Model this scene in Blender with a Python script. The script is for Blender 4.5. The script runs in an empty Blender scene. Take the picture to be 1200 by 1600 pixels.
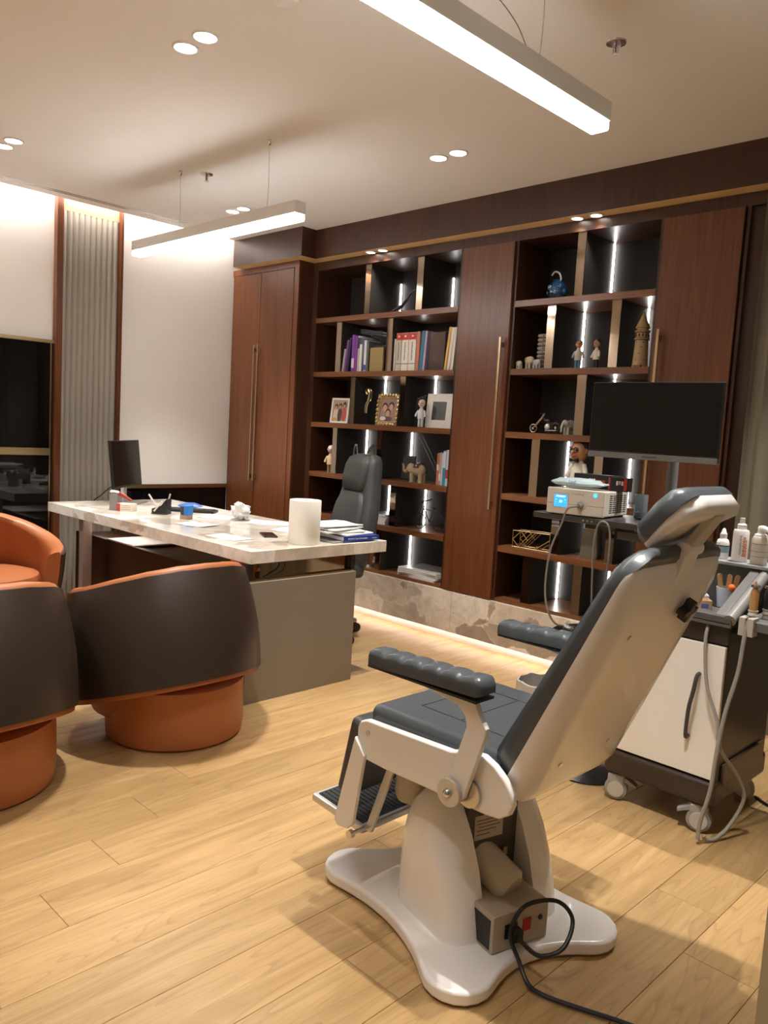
import bpy, bmesh, math, random
from mathutils import Matrix, Vector

random.seed(7)
R = math.radians
scn = bpy.context.scene
col = scn.collection

# ------------------------------------------------------------------ camera
cam_d = bpy.data.cameras.new('camera')
cam_d.sensor_fit = 'VERTICAL'; cam_d.sensor_height = 36.0; cam_d.lens = 28.117
cam_d.clip_start = 0.02; cam_d.clip_end = 60
cam = bpy.data.objects.new('camera', cam_d); col.objects.link(cam)
_r = Vector((0.70875448, 0.70319595, 0.05641408)); _u = Vector((-0.11142359, 0.03262161, 0.99323744)); _f = Vector((-0.69660022, 0.71024735, -0.10147333))
cam.matrix_world = Matrix(((_r.x, _u.x, -_f.x, 0), (_r.y, _u.y, -_f.y, 0), (_r.z, _u.z, -_f.z, 1.38), (0, 0, 0, 1)))
scn.camera = cam

# ------------------------------------------------------------------ world, exposure
w = bpy.data.worlds.new('world'); scn.world = w; w.use_nodes = True
w.node_tree.nodes['Background'].inputs[0].default_value = (0.9, 0.75, 0.6, 1)
w.node_tree.nodes['Background'].inputs[1].default_value = 0.02
vs = scn.view_settings
vs.view_transform = 'Standard'; vs.look = 'None'; vs.gamma = 1.0; vs.use_curve_mapping = False
vs.exposure = 0.52
cy = scn.cycles
cy.use_denoising = True; cy.max_bounces = 12; cy.diffuse_bounces = 7; cy.glossy_bounces = 4
cy.transmission_bounces = 6; cy.transparent_max_bounces = 8
cy.sample_clamp_indirect = 6.0; cy.caustics_reflective = False; cy.caustics_refractive = False
cy.blur_glossy = 0.3

WARM = (1.0, 0.965, 0.92)      # ceiling spots
NEUT = (1.0, 0.90, 0.80)      # pendants and strips
SPOT_W = 96.0
SPOTS = [(-2.974, 1.760), (-2.832, 1.760), (-4.868, 1.755), (-4.726, 1.755), (-2.985, 3.305), (-2.848, 3.305), (-4.892, 3.305), (-4.764, 3.305),
         (-1.080, 3.305), (-0.940, 3.305), (-1.080, 1.760), (-0.940, 1.760), (-2.974, 0.215), (-2.832, 0.215), (-4.868, 0.215), (-4.726, 0.215), (-1.08, 0.215), (-0.94, 0.215)]
SOFFIT_SPOTS = [(-4.235, 4.035), (-4.115, 4.035), (-2.560, 4.035), (-2.440, 4.035)]
CEIL = 2.845
def spot(name, x, y, z, watts, colr, ang=100, blend=0.9, size=0.014):
    d = bpy.data.lights.new(name, 'SPOT'); d.energy = watts; d.color = colr
    d.spot_size = R(ang); d.spot_blend = blend; d.shadow_soft_size = size
    o = bpy.data.objects.new(name, d); col.objects.link(o); o.location = (x, y, z); return o

# ------------------------------------------------------------------ materials
def new_mat(name):
    m = bpy.data.materials.new(name); m.use_nodes = True
    return m, m.node_tree, m.node_tree.nodes['Principled BSDF']
def pmat(name, c, rough=0.5, metal=0.0, spec=0.5, coat=0.0, trans=0.0, ior=1.45, bump=0.0, bscale=60.0, var=0.0, alpha=1.0, sheen=0.0):
    m, nt, b = new_mat(name)
    b.inputs['Base Color'].default_value = (*c, 1); b.inputs['Roughness'].default_value = rough
    b.inputs['Metallic'].default_value = metal; b.inputs['Specular IOR Level'].default_value = spec
    b.inputs['Coat Weight'].default_value = coat; b.inputs['Transmission Weight'].default_value = trans
    b.inputs['IOR'].default_value = ior; b.inputs['Alpha'].default_value = alpha; b.inputs['Sheen Weight'].default_value = sheen
    if bump or var:
        tc = nt.nodes.new('ShaderNodeTexCoord'); n = nt.nodes.new('ShaderNodeTexNoise')
        n.inputs['Scale'].default_value = bscale; n.inputs['Detail'].default_value = 3
        nt.links.new(tc.outputs['Object'], n.inputs['Vector'])
        if bump:
            bp = nt.nodes.new('ShaderNodeBump'); bp.inputs['Strength'].default_value = bump; bp.inputs['Distance'].default_value = 0.004
            nt.links.new(n.outputs['Fac'], bp.inputs['Height']); nt.links.new(bp.outputs['Normal'], b.inputs['Normal'])
        if var:
            mx = nt.nodes.new('ShaderNodeMix'); mx.data_type = 'RGBA'
            mx.inputs['A'].default_value = (*[k * (1 - var) for k in c], 1); mx.inputs['B'].default_value = (*[min(1, k * (1 + var)) for k in c], 1)
            nt.links.new(n.outputs['Fac'], mx.inputs['Factor']); nt.links.new(mx.outputs['Result'], b.inputs['Base Color'])
    return m
def emat(name, c, s):
    m, nt, b = new_mat(name)
    b.inputs['Base Color'].default_value = (*c, 1); b.inputs['Emission Color'].default_value = (*c, 1); b.inputs['Emission Strength'].default_value = s
    return m
def wood(name, dark, light, stretch=(14, 14, 0.7), rough=0.35, scale=3.0, spec=0.5, perobj=False, bump=0.05, coat=0.0):
    m, nt, b = new_mat(name); N = nt.nodes.new; L = nt.links.new
    tc = N('ShaderNodeTexCoord'); mp = N('ShaderNodeMapping'); mp.inputs['Scale'].default_value = stretch
    L(tc.outputs['Object'], mp.inputs['Vector'])
    vec = mp.outputs['Vector']
    if perobj:
        oi = N('ShaderNodeObjectInfo'); sc = N('ShaderNodeVectorMath'); sc.operation = 'SCALE'; sc.inputs['Scale'].default_value = 3.7
        L(oi.outputs['Location'], sc.inputs[0])
        ad = N('ShaderNodeVectorMath'); ad.operation = 'ADD'; L(vec, ad.inputs[0]); L(sc.outputs[0], ad.inputs[1]); vec = ad.outputs[0]
    n1 = N('ShaderNodeTexNoise'); n1.inputs['Scale'].default_value = scale; n1.inputs['Detail'].default_value = 6; n1.inputs['Roughness'].default_value = 0.62; n1.inputs['Distortion'].default_value = 1.2
    L(vec, n1.inputs['Vector'])
    cr = N('ShaderNodeValToRGB'); e = cr.color_ramp.elements
    e[0].position = 0.30; e[0].color = (*dark, 1); e[1].position = 0.72; e[1].color = (*light, 1)
    L(n1.outputs['Fac'], cr.inputs['Fac']); out = cr.outputs['Color']
    if perobj:
        # cathedral grain lines and board-to-board tone
        wv = N('ShaderNodeTexNoise'); wv.inputs['Scale'].default_value = scale * 0.35; wv.inputs['Detail'].default_value = 2; L(vec, wv.inputs['Vector'])
        mu = N('ShaderNodeMath'); mu.operation = 'MULTIPLY'; mu.inputs[1].default_value = 26.0; L(wv.outputs['Fac'], mu.inputs[0])
        fr = N('ShaderNodeMath'); fr.operation = 'FRACT'; L(mu.outputs[0], fr.inputs[0])
        rp = N('ShaderNodeMapRange'); rp.inputs['From Min'].default_value = 0.0; rp.inputs['From Max'].default_value = 0.22; rp.inputs['To Min'].default_value = 0.80; rp.inputs['To Max'].default_value = 1.0
        L(fr.outputs[0], rp.inputs['Value'])
        tn = N('ShaderNodeMapRange'); tn.inputs['To Min'].default_value = 0.90; tn.inputs['To Max'].default_value = 1.06; L(oi.outputs['Random'], tn.inputs['Value'])
        mm = N('ShaderNodeMath'); mm.operation = 'MULTIPLY'; L(rp.outputs[0], mm.inputs[0]); L(tn.outputs[0], mm.inputs[1])
        hs = N('ShaderNodeHueSaturation'); L(out, hs.inputs['Color']); L(mm.outputs[0], hs.inputs['Value']); out = hs.outputs['Color']
    L(out, b.inputs['Base Color'])
    b.inputs['Roughness'].default_value = rough; b.inputs['Specular IOR Level'].default_value = spec; b.inputs['Coat Weight'].default_value = coat
    if bump:
        bp = N('ShaderNodeBump'); bp.inputs['Strength'].default_value = bump; bp.inputs['Distance'].default_value = 0.003
        L(n1.outputs['Fac'], bp.inputs['Height']); L(bp.outputs['Normal'], b.inputs['Normal'])
    return m
def marble(name, rough=0.08, scale=2.4, lo=(0.42, 0.335, 0.26, 1), mid=(0.66, 0.57, 0.46, 1), hi=(0.78, 0.70, 0.60, 1)):
    m, nt, b = new_mat(name); N = nt.nodes.new; L = nt.links.new
    tc = N('ShaderNodeTexCoord')
    nz = N('ShaderNodeTexNoise'); nz.inputs['Scale'].default_value = 3.2; nz.inputs['Detail'].default_value = 5; L(tc.outputs['Object'], nz.inputs['Vector'])
    sc = N('ShaderNodeVectorMath'); sc.operation = 'SCALE'; sc.inputs['Scale'].default_value = 0.45; L(nz.outputs['Color'], sc.inputs[0])
    ad = N('ShaderNodeVectorMath'); L(tc.outputs['Object'], ad.inputs[0]); L(sc.outputs[0], ad.inputs[1])
    mp = N('ShaderNodeMapping'); mp.inputs['Rotation'].default_value = (0.4, 0.6, 0.5); mp.inputs['Scale'].default_value = (1, 1.7, 2.2); L(ad.outputs[0], mp.inputs['Vector'])
    vo = N('ShaderNodeTexVoronoi'); vo.inputs['Scale'].default_value = scale; L(mp.outputs[0], vo.inputs['Vector'])
    sp = N('ShaderNodeSeparateColor'); L(vo.outputs['Color'], sp.inputs[0])
    cr = N('ShaderNodeValToRGB'); e = cr.color_ramp.elements
    e[0].position = 0.1; e[0].color = lo; e[1].position = 0.9; e[1].color = hi
    k = cr.color_ramp.elements.new(0.45); k.color = mid
    L(sp.outputs[0], cr.inputs['Fac'])
    n2 = N('ShaderNodeTexNoise'); n2.inputs['Scale'].default_value = 9; n2.inputs['Detail'].default_value = 6; n2.inputs['Roughness'].default_value = 0.7; L(ad.outputs[0], n2.inputs['Vector'])
    mr = N('ShaderNodeMapRange'); mr.inputs['From Min'].default_value = 0.3; mr.inputs['From Max'].default_value = 0.7; mr.inputs['To Min'].default_value = 0.75; mr.inputs['To Max'].default_value = 1.15; L(n2.outputs['Fac'], mr.inputs['Value'])
    hs = N('ShaderNodeHueSaturation'); L(cr.outputs['Color'], hs.inputs['Color']); L(mr.outputs[0], hs.inputs['Value'])
    v2 = N('ShaderNodeTexVoronoi'); v2.feature = 'DISTANCE_TO_EDGE'; v2.inputs['Scale'].default_value = scale; L(mp.outputs[0], v2.inputs['Vector'])
    e2 = N('ShaderNodeMapRange'); e2.inputs['From Max'].default_value = 0.025; e2.inputs['To Min'].default_value = 0.35; e2.inputs['To Max'].default_value = 0.0; L(v2.outputs['Distance'], e2.inputs['Value'])
    mx = N('ShaderNodeMix'); mx.data_type = 'RGBA'; mx.inputs['B'].default_value = (0.84, 0.78, 0.70, 1); L(e2.outputs[0], mx.inputs['Factor']); L(hs.outputs[0], mx.inputs['A'])
    L(mx.outputs['Result'], b.inputs['Base Color']); b.inputs['Roughness'].default_value = rough
    return m

M = {}
M['ceiling'] = pmat('ceiling_paint', (0.86, 0.85, 0.83), 0.9, var=0.02, bscale=2)
M['wall'] = pmat('wall_paint', (0.82, 0.79, 0.75), 0.8, var=0.02, bscale=3)
M['oak'] = wood('oak_plank', (0.345, 0.205, 0.080), (0.52, 0.340, 0.155), (5, 0.42, 5), 0.36, 3.2, 0.45, perobj=True, bump=0.03)
M['subfloor'] = pmat('subfloor', (0.10, 0.055, 0.025), 0.9)
M['walnut'] = wood('walnut', (0.090, 0.028, 0.010), (0.178, 0.060, 0.021), (16, 16, 0.6), 0.32, 2.6, 0.5)
M['walnut_h'] = wood('walnut_shelf', (0.110, 0.038, 0.015), (0.215, 0.084, 0.031), (0.6, 16, 16), 0.30, 2.6, 0.5)
M['walnut_dark'] = wood('walnut_carcass', (0.036, 0.013, 0.007), (0.070, 0.026, 0.012), (16, 16, 0.6), 0.35, 2.6, 0.5)
M['soffit'] = pmat('gold_veneer', (0.80, 0.56, 0.25), 0.42, coat=0.2)
M['back'] = pmat('smoked_back_panel', (0.036, 0.032, 0.029), 0.5, spec=0.3)
M['bronze_mirror'] = pmat('bronze_mirror', (0.44, 0.36, 0.28), 0.05, metal=1.0)
M['brass'] = pmat('brushed_brass', (0.56, 0.42, 0.22), 0.28, metal=1.0)
M['bronze'] = pmat('satin_bronze', (0.50, 0.37, 0.22), 0.3, metal=1.0)
M['marble'] = marble('beige_marble', 0.07, 2.2, (0.56, 0.48, 0.39, 1), (0.80, 0.74, 0.65, 1), (0.88, 0.84, 0.78, 1))
M['marble_p'] = marble('plinth_marble', 0.22, 1.9, (0.36, 0.29, 0.23, 1), (0.64, 0.56, 0.46, 1), (0.78, 0.71, 0.62, 1))
M['lacquer'] = pmat('greige_lacquer', (0.235, 0.205, 0.165), 0.38)
M['flute'] = pmat('fluted_greige', (0.33, 0.305, 0.26), 0.5)
M['smoke_glass'] = pmat('black_glass', (0.006, 0.005, 0.005), 0.03, spec=0.6)
M['black'] = pmat('black_plastic', (0.012, 0.012, 0.013), 0.35)
M['black_gloss'] = pmat('black_screen', (0.004, 0.004, 0.004), 0.12, spec=0.35)
M['char'] = pmat('charcoal_plastic', (0.055, 0.052, 0.050), 0.4, bump=0.05, bscale=400)
M['brown_plastic'] = pmat('dark_brown_lacquer', (0.040, 0.028, 0.020), 0.28)
M['white'] = pmat('white_enamel', (0.82, 0.80, 0.77), 0.22, coat=0.3)
M['white_matte'] = pmat('white_plastic', (0.82, 0.80, 0.77), 0.4)
M['door_white'] = pmat('white_door', (0.82, 0.78, 0.71), 0.3)
M['offwhite'] = pmat('offwhite_paint', (0.52, 0.47, 0.38), 0.4)
M['grey_vinyl'] = pmat('grey_vinyl', (0.066, 0.076, 0.082), 0.27, spec=0.5, bump=0.06, bscale=160)
M['grey_leather'] = pmat('grey_leather', (0.050, 0.050, 0.050), 0.42, bump=0.08, bscale=120)
M['brown_leather'] = pmat('brown_leather', (0.036, 0.023, 0.016), 0.36, bump=0.05, bscale=90, var=0.15)
M['orange_leather'] = pmat('cognac_leather', (0.40, 0.135, 0.048), 0.42, bump=0.04, bscale=90, var=0.06)
M['steel'] = pmat('steel', (0.62, 0.60, 0.57), 0.25, metal=1.0)
M['alu'] = pmat('aluminium', (0.62, 0.61, 0.59), 0.42, metal=0.6)
M['rubber'] = pmat('ribbed_rubber', (0.022, 0.022, 0.022), 0.6)
M['grey_plastic'] = pmat('grey_plastic', (0.30, 0.29, 0.26), 0.45)
M['hose'] = pmat('grey_hose', (0.28, 0.26, 0.23), 0.45)
M['paper'] = pmat('paper', (0.80, 0.79, 0.77), 0.8)
M['papertowel'] = pmat('paper_towel', (0.80, 0.77, 0.70), 0.9, bump=0.3, bscale=120)
M['lamp'] = emat('lamp_diffuser', (1.0, 0.985, 0.965), 22.0)
M['lamp_body'] = pmat('lamp_body', (0.72, 0.70, 0.66), 0.4)
M['led'] = emat('led_strip', (1.0, 0.96, 0.92), 13.0)
M['toe'] = emat('toe_strip', (1.0, 0.92, 0.86), 19.0)
M['cove'] = emat('cove_strip', (1.0, 0.94, 0.90), 52.0)
M['spot_lens'] = emat('spot_lens', (1.0, 0.93, 0.82), 12.0)
M['curtain'] = pmat('curtain', (0.19, 0.168, 0.118), 0.8)
M['blue_screen'] = emat('lcd', (0.02, 0.22, 0.80), 1.6)
M['white_print'] = emat('lcd_text', (0.75, 0.9, 1.0), 1.6)
_cm = {}
def C(r, g, b, rough=0.5, **k):
    key = (r, g, b, rough, tuple(sorted(k.items())))
    if key not in _cm: _cm[key] = pmat('colour_%d' % len(_cm), (r, g, b), rough, **k)
    return _cm[key]

# ------------------------------------------------------------------ mesh builder
WL = {}
class MB:
    def __init__(s, mtx=None): s.v = []; s.f = []; s.m = mtx
    def add(s, vs_, fs):
        o = len(s.v)
        s.v += [tuple(s.m @ Vector(p)) if s.m else tuple(p) for p in vs_]
        s.f += [tuple(i + o for i in f) for f in fs]; return s
    def box(s, x0, x1, y0, y1, z0, z1):
        return s.add([(x0, y0, z0), (x1, y0, z0), (x1, y1, z0), (x0, y1, z0), (x0, y0, z1), (x1, y0, z1), (x1, y1, z1), (x0, y1, z1)],
                     [(3, 2, 1, 0), (4, 5, 6, 7), (0, 1, 5, 4), (1, 2, 6, 5), (2, 3, 7, 6), (3, 0, 4, 7)])
    def rings(s, rings, cap=True, closed=True):
        n = len(rings[0]); vs_ = [p for r in rings for p in r]; fs = []
        for i in range(len(rings) - 1):
            for j in range(n if closed else n - 1):
                a = i * n + j; b = i * n + (j + 1) % n
                fs.append((a, b, b + n, a + n))
        if cap: fs += [tuple(range(n))[::-1], tuple(range((len(rings) - 1) * n, len(rings) * n))]
        return s.add(vs_, fs)
    def lathe(s, prof, c=(0, 0, 0), n=24, sx=1, sy=1):
        rs = [[(c[0] + r * sx * math.cos(2 * math.pi * k / n), c[1] + r * sy * math.sin(2 * math.pi * k / n), c[2] + z) for k in range(n)] for r, z in prof]
        return s.rings(rs)
    def tube(s, pts, r, n=8, cap=True):
        pts = [Vector(p) for p in pts]; rs = []; up = None
        for i, p in enumerate(pts):
            d = (pts[min(i + 1, len(pts) - 1)] - pts[max(i - 1, 0)]).normalized()
            if up is None: up = Vector((0, 0, 1)) if abs(d.z) < 0.9 else Vector((1, 0, 0))
            a = d.cross(up).normalized(); b_ = a.cross(d).normalized(); up = b_
            rr = r[i] if isinstance(r, (list, tuple)) else r
            rs.append([tuple(p + a * rr * math.cos(2 * math.pi * k / n) + b_ * rr * math.sin(2 * math.pi * k / n)) for k in range(n)])
        return s.rings(rs, cap)
    def cyl(s, p0, p1, r, n=20): return s.tube([p0, p1], r, n)
    def prism(s, poly, a0, a1, axis='y'):
        """extrude a 2-D outline: axis y -> (x,z) outline, z -> (x,y), x -> (y,z)"""
        f = {'y': lambda p, t: (p[0], t, p[1]), 'z': lambda p, t: (p[0], p[1], t), 'x': lambda p, t: (t, p[0], p[1])}[axis]
        return s.rings([[f(p, a0) for p in poly], [f(p, a1) for p in poly]])
    def ball(s, c, rx, ry, rz, n=14, k=9):
        rs = []
        for i in range(k):
            t = math.pi * (i + 0.001) / (k - 1) if i == 0 else (math.pi * (i - 0.001) / (k - 1) if i == k - 1 else math.pi * i / (k - 1))
            rs.append([(c[0] + rx * math.sin(t) * math.cos(2 * math.pi * j / n), c[1] + ry * math.sin(t) * math.sin(2 * math.pi * j / n), c[2] - rz * math.cos(t)) for j in range(n)])
        return s.rings(rs)
    def build(s, name, mat, parent=None, smooth=True, bevel=0.0, seg=2, sub=0, angle=35):
        off = Vector((0, 0, 0))
        if parent is not None: off = WL[parent.name]
        me = bpy.data.meshes.new(name)
        me.from_pydata([tuple(Vector(p) - off) for p in s.v], [], s.f)
        bm = bmesh.new(); bm.from_mesh(me); bmesh.ops.recalc_face_normals(bm, faces=bm.faces); bm.to_mesh(me); bm.free()
        me.materials.append(M[mat] if isinstance(mat, str) else mat)
        if smooth:
            me.polygons.foreach_set('use_smooth', [True] * len(me.polygons))
            if not sub: me.set_sharp_from_angle(angle=R(angle))
        o = bpy.data.objects.new(name, me); col.objects.link(o)
        if parent is not None: o.parent = parent
        WL[o.name] = off
        if bevel:
            b = o.modifiers.new('bevel', 'BEVEL'); b.width = bevel; b.segments = seg; b.limit_method = 'ANGLE'; b.angle_limit = R(40); b.harden_normals = smooth
        if sub:
            d = o.modifiers.new('sub', 'SUBSURF'); d.levels = sub; d.render_levels = sub
        return o
def tag(o, label, cat, group=None):
    o['label'] = label; o['category'] = cat
    if group: o['group'] = group
    return o
def struct(o): o['kind'] = 'structure'; return o
def thing(name, label, cat, loc, group=None):
    o = bpy.data.objects.new(name, None); col.objects.link(o); o.location = loc; o.empty_display_size = 0.05
    WL[o.name] = Vector(loc); return tag(o, label, cat, group)
def copy_tree(o, parent=None, loc=None):
    c = o.copy(); col.objects.link(c); c.parent = parent
    if loc is not None: c.location = loc; WL[c.name] = Vector(loc)
    for ch in list(o.children): copy_tree(ch, c)
    return c
def rot(c, a):
    """turn by a degrees about the vertical through c"""
    return Matrix.Translation(c) @ Matrix.Rotation(R(a), 4, 'Z') @ Matrix.Translation([-k for k in c])
def place(c, a=0): return Matrix.Translation(c) @ Matrix.Rotation(R(a), 4, 'Z')
def bez(pts, n=10):
    """Catmull-Rom through the points"""
    P = [Vector(p) for p in pts]; P = [P[0] * 2 - P[1]] + P + [P[-1] * 2 - P[-2]]; out = []
    for i in range(1, len(P) - 2):
        for k in range(n):
            t = k / n; a, b_, c, d = P[i - 1], P[i], P[i + 1], P[i + 2]
            out.append(0.5 * ((2 * b_) + (c - a) * t + (2 * a - 5 * b_ + 4 * c - d) * t * t + (3 * b_ - a - 3 * c + d) * t ** 3))
    out.append(P[-2]); return [tuple(p) for p in out]
def rrect(cx, cy_, hx, hy, r, n=5):
    out = []
    for sx, sy, a0 in ((1, 1, 0), (-1, 1, 90), (-1, -1, 180), (1, -1, 270)):
        for k in range(n + 1):
            a = R(a0 + 90 * k / n); out.append((cx + sx * (hx - r) + r * math.cos(a), cy_ + sy * (hy - r) + r * math.sin(a)))
    return out
def text(name, body, size, mtx, mat, parent, ext=0.0003, align='CENTER'):
    """flat lettering as a mesh; the text lies in the local xy plane of mtx"""
    cu = bpy.data.curves.new(name, 'FONT'); cu.body = body; cu.size = size; cu.align_x = align; cu.align_y = 'CENTER'; cu.extrude = ext; cu.resolution_u = 2
    t = bpy.data.objects.new(name + '_tmp', cu); col.objects.link(t)
    dg = bpy.context.evaluated_depsgraph_get(); me = bpy.data.meshes.new_from_object(t.evaluated_get(dg))
    bpy.data.objects.remove(t); bpy.data.curves.remove(cu)
    me.transform(Matrix.Translation(-WL[parent.name]) @ mtx)
    me.materials.clear(); me.materials.append(M[mat] if isinstance(mat, str) else mat)
    o = bpy.data.objects.new(name, me); col.objects.link(o); o.parent = parent; WL[o.name] = WL[parent.name]; return o
def face_my(x, y, z, a=0):
    """text plane facing -Y, turned a degrees about z"""
    return Matrix.Translation((x, y, z)) @ Matrix.Rotation(R(a), 4, 'Z') @ Matrix.Rotation(R(90), 4, 'X')
def face_px(x, y, z, a=0):
    """text plane facing +X, turned a degrees about z"""
    return face_my(x, y, z, 90 + a)

# ================================================================== THE SETTING
X0, X1, Y0, Y1 = -5.785, 1.5, -1.7, 4.46
floor = struct(MB().box(X0 - 0.1, X1, Y0, Y1, -0.06, -0.006).build('floor', 'subfloor')); 
from bpy_extras.object_utils import world_to_camera_view
bpy.context.view_layer.update()
def in_view(p, mg):
    q = world_to_camera_view(scn, cam, Vector(p)); return q.z > 0.05 and -mg < q.x < 1 + mg and -mg < q.y < 1 + mg
PW, PL = 0.195, 1.46
_pm = {}
def plank_mesh(wd, ln):
    key = (round(wd, 3), round(ln, 3))
    if key not in _pm:
        g, c = 0.0006, 0.0010
        x, y = wd / 2 - g, ln / 2 - g
        me = bpy.data.meshes.new('plank')
        me.from_pydata([(-x, -y, -0.006), (x, -y, -0.006), (x, y, -0.006), (-x, y, -0.006), (-x, -y, -c), (x, -y, -c), (x, y, -c), (-x, y, -c),
                        (-x + c, -y + c, 0), (x - c, -y + c, 0), (x - c, y - c, 0), (-x + c, y - c, 0)], [],
                       [(0, 1, 5, 4), (1, 2, 6, 5), (2, 3, 7, 6), (3, 0, 4, 7), (4, 5, 9, 8), (5, 6, 10, 9), (6, 7, 11, 10), (7, 4, 8, 11), (8, 9, 10, 11)])
        me.materials.append(M['oak']); _pm[key] = me
    return _pm[key]
for k in range(-14, 23):
    xr = -1.985 - PW * k; xl = xr - PW
    if xr < X0 or xl > X1: continue
    j = (0.90 + 0.2455 * k) % PL + Y0 - (Y0 % PL)
    y = j - 2 * PL
    while y < 4.14:
        a, b = max(y, Y0), min(y + PL, 4.14); y += PL
        if b - a < 0.05: continue
        if not any(in_view((xx, a + (b - a) * t, 0), 0.30) for xx in (xl, xr) for t in (0, .25, .5, .75, 1)): continue
        o = bpy.data.objects.new('plank', plank_mesh(PW, b - a)); col.objects.link(o); o.parent = floor
        o.location = ((xl + xr) / 2, (a + b) / 2, 0)
struct(MB().box(-5.64, X1, Y0, Y1, CEIL, CEIL + 0.03).build('ceiling', 'ceiling'))
struct(MB().box(X0 - 0.1, -5.60, Y0, 4.0, 3.02, 3.05).build('trim_1', 'ceiling'))
struct(MB().box(-5.645, -5.640, Y0, 3.86, CEIL, 3.02).build('trim_2', 'ceiling'))
wl = struct(MB().box(X0 - 0.1, X0, Y0, Y1, 0, 3.02).build('wall_left', 'wall'))
struct(MB().box(X0 - 0.1, X1, Y1, Y1 + 0.1, 0, 3.05).build('wall_back', 'wall'))
struct(MB().box(X1, X1 + 0.1, Y0, Y1, 0, 3.05).build('wall_right', 'wall'))
struct(MB().box(X0 - 0.1, X1 + 0.1, Y0 - 0.1, Y0, 0, 3.05).build('wall_front', 'wall'))
# open leaf whose edge shows at the lower right
struct(MB().box(-0.535, 0.30, 1.83, 1.87, 0.005, 2.10).build('door_1', C(0.50, 0.46, 0.36, 0.5)))
# cove strip light above the left wall
t = thing('cove_light', 'white strip light hidden in the ceiling cove along the left wall', 'strip light', (-5.70, 1.1, 3.0))
MB().box(-5.735, -5.690, Y0 + 0.05, 3.90, 3.004, 3.019).build('profile', 'alu', t)
MB().box(-5.730, -5.695, Y0 + 0.05, 3.90, 2.999, 3.004).build('diffuser', 'cove', t)
# linear slot diffuser in the ceiling
t = thing('slot_diffuser', 'long white linear air slot with two dark gaps in the ceiling', 'air vent', (-5.50, 1.0, CEIL))
for x in (-5.535, -5.503, -5.471): MB().box(x - 0.007, x + 0.007, Y0 + 0.1, 3.32, CEIL - 0.0012, CEIL).build('bar', 'lamp_body', t)
for x in (-5.519, -5.487): MB().box(x - 0.009, x + 0.009, Y0 + 0.1, 3.30, CEIL - 0.0014, CEIL).build('gap', 'black', t)

# -------- left wall finishes
t = thing('fluted_panel', 'tall grey fluted panel between wooden strips on the left wall', 'wall panel', (X0, 2.69, 0))
n = 10; fw = (2.909 - 2.474) / n
for k in range(n):
    yc = 2.474 + fw * (k + 0.5)
    pr = [(X0 + 0.002, yc - fw / 2)] + [(X0 + 0.004 + 0.013 * math.sin(math.pi * i / 8) ** 0.8, yc - fw / 2 + fw * i / 8) for i in range(0, 9)] + [(X0 + 0.002, yc + fw / 2)]
    MB().prism(pr, 0.02, 2.80, 'z').build('flute', 'flute', t)
MB().box(X0, X0 + 0.055, 2.430, 2.474, 0, 2.90).build('wooden_strip', 'walnut', t)
MB().box(X0, X0 + 0.055, 2.909, 2.926, 0, 2.90).build('wooden_strip', 'walnut', t)
MB().box(X0, X0 + 0.012, 2.474, 2.909, 2.80, 2.90).build('head_panel', C(0.46, 0.25, 0.15, 0.5), t)
t = thing('glass_cabinet', 'dark glass cabinet with brass bars set into the left wall', 'cabinet', (X0, 1.2, 0))
for a, b in ((1.29, 2.405), (0.16, 1.285)):
    MB().box(X0 + 0.004, X0 + 0.020, a, b, 1.118, 1.858).build('glass_door', 'smoke_glass', t)
    MB().box(X0 + 0.004, X0 + 0.020, a, b, 0.06, 1.064).build('glass_door', 'smoke_glass', t)
MB().box(X0, X0 + 0.004, 0.15, 2.43, 0, 1.86).build('carcass', 'walnut_dark', t)
MB().box(X0 + 0.0005, X0 + 0.030, 0.15, 2.430, 1.860, 1.884).build('brass_bar', 'brass', t)
MB().box(X0, X0 + 0.028, 0.15, 2.405, 1.066, 1.116).build('brass_bar', 'brass', t)
MB().box(X0, X0 + 0.028, 2.405, 2.411, 0.05, 1.86).build('edge_bar', 'brass', t)
t = thing('wainscot_panel', 'low black glass wainscot under a brass rail beside the tall cabinet', 'wall panel', (X0, 3.4, 0))
MB().box(X0 + 0.002, X0 + 0.016, 2.926, 3.435, 0.0, 0.818).build('glass_panel', 'smoke_glass', t)
MB().box(X0 + 0.002, X0 + 0.016, 3.438, 3.93, 0.0, 0.818).build('glass_panel', 'smoke_glass', t)
MB().box(X0, X0 + 0.026, 2.926, 3.93, 0.819, 0.850).build('brass_rail', 'brass', t)

# -------- fascia and soffit above the cabinets
struct(MB().box(-4.78, 0.4, 3.98, 4.0, 2.635, CEIL).build('trim_3', 'walnut_dark'))
struct(MB().box(-4.80, -4.78, 3.845, 4.0, 2.635, CEIL).build('trim_4', 'walnut_dark'))
struct(MB().box(-5.655, -4.80, 3.845, 3.865, 2.635, CEIL).build('trim_5', 'walnut_dark'))
sm = MB(); sm.prism([(-5.655, 3.847), (-4.782, 3.847), (-4.782, 3.982), (0.4, 3.982), (0.4, 4.079), (-5.655, 4.079)], 2.6335, 2.6345, 'z')
struct(sm.build('trim_6', 'soffit'))

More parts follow.
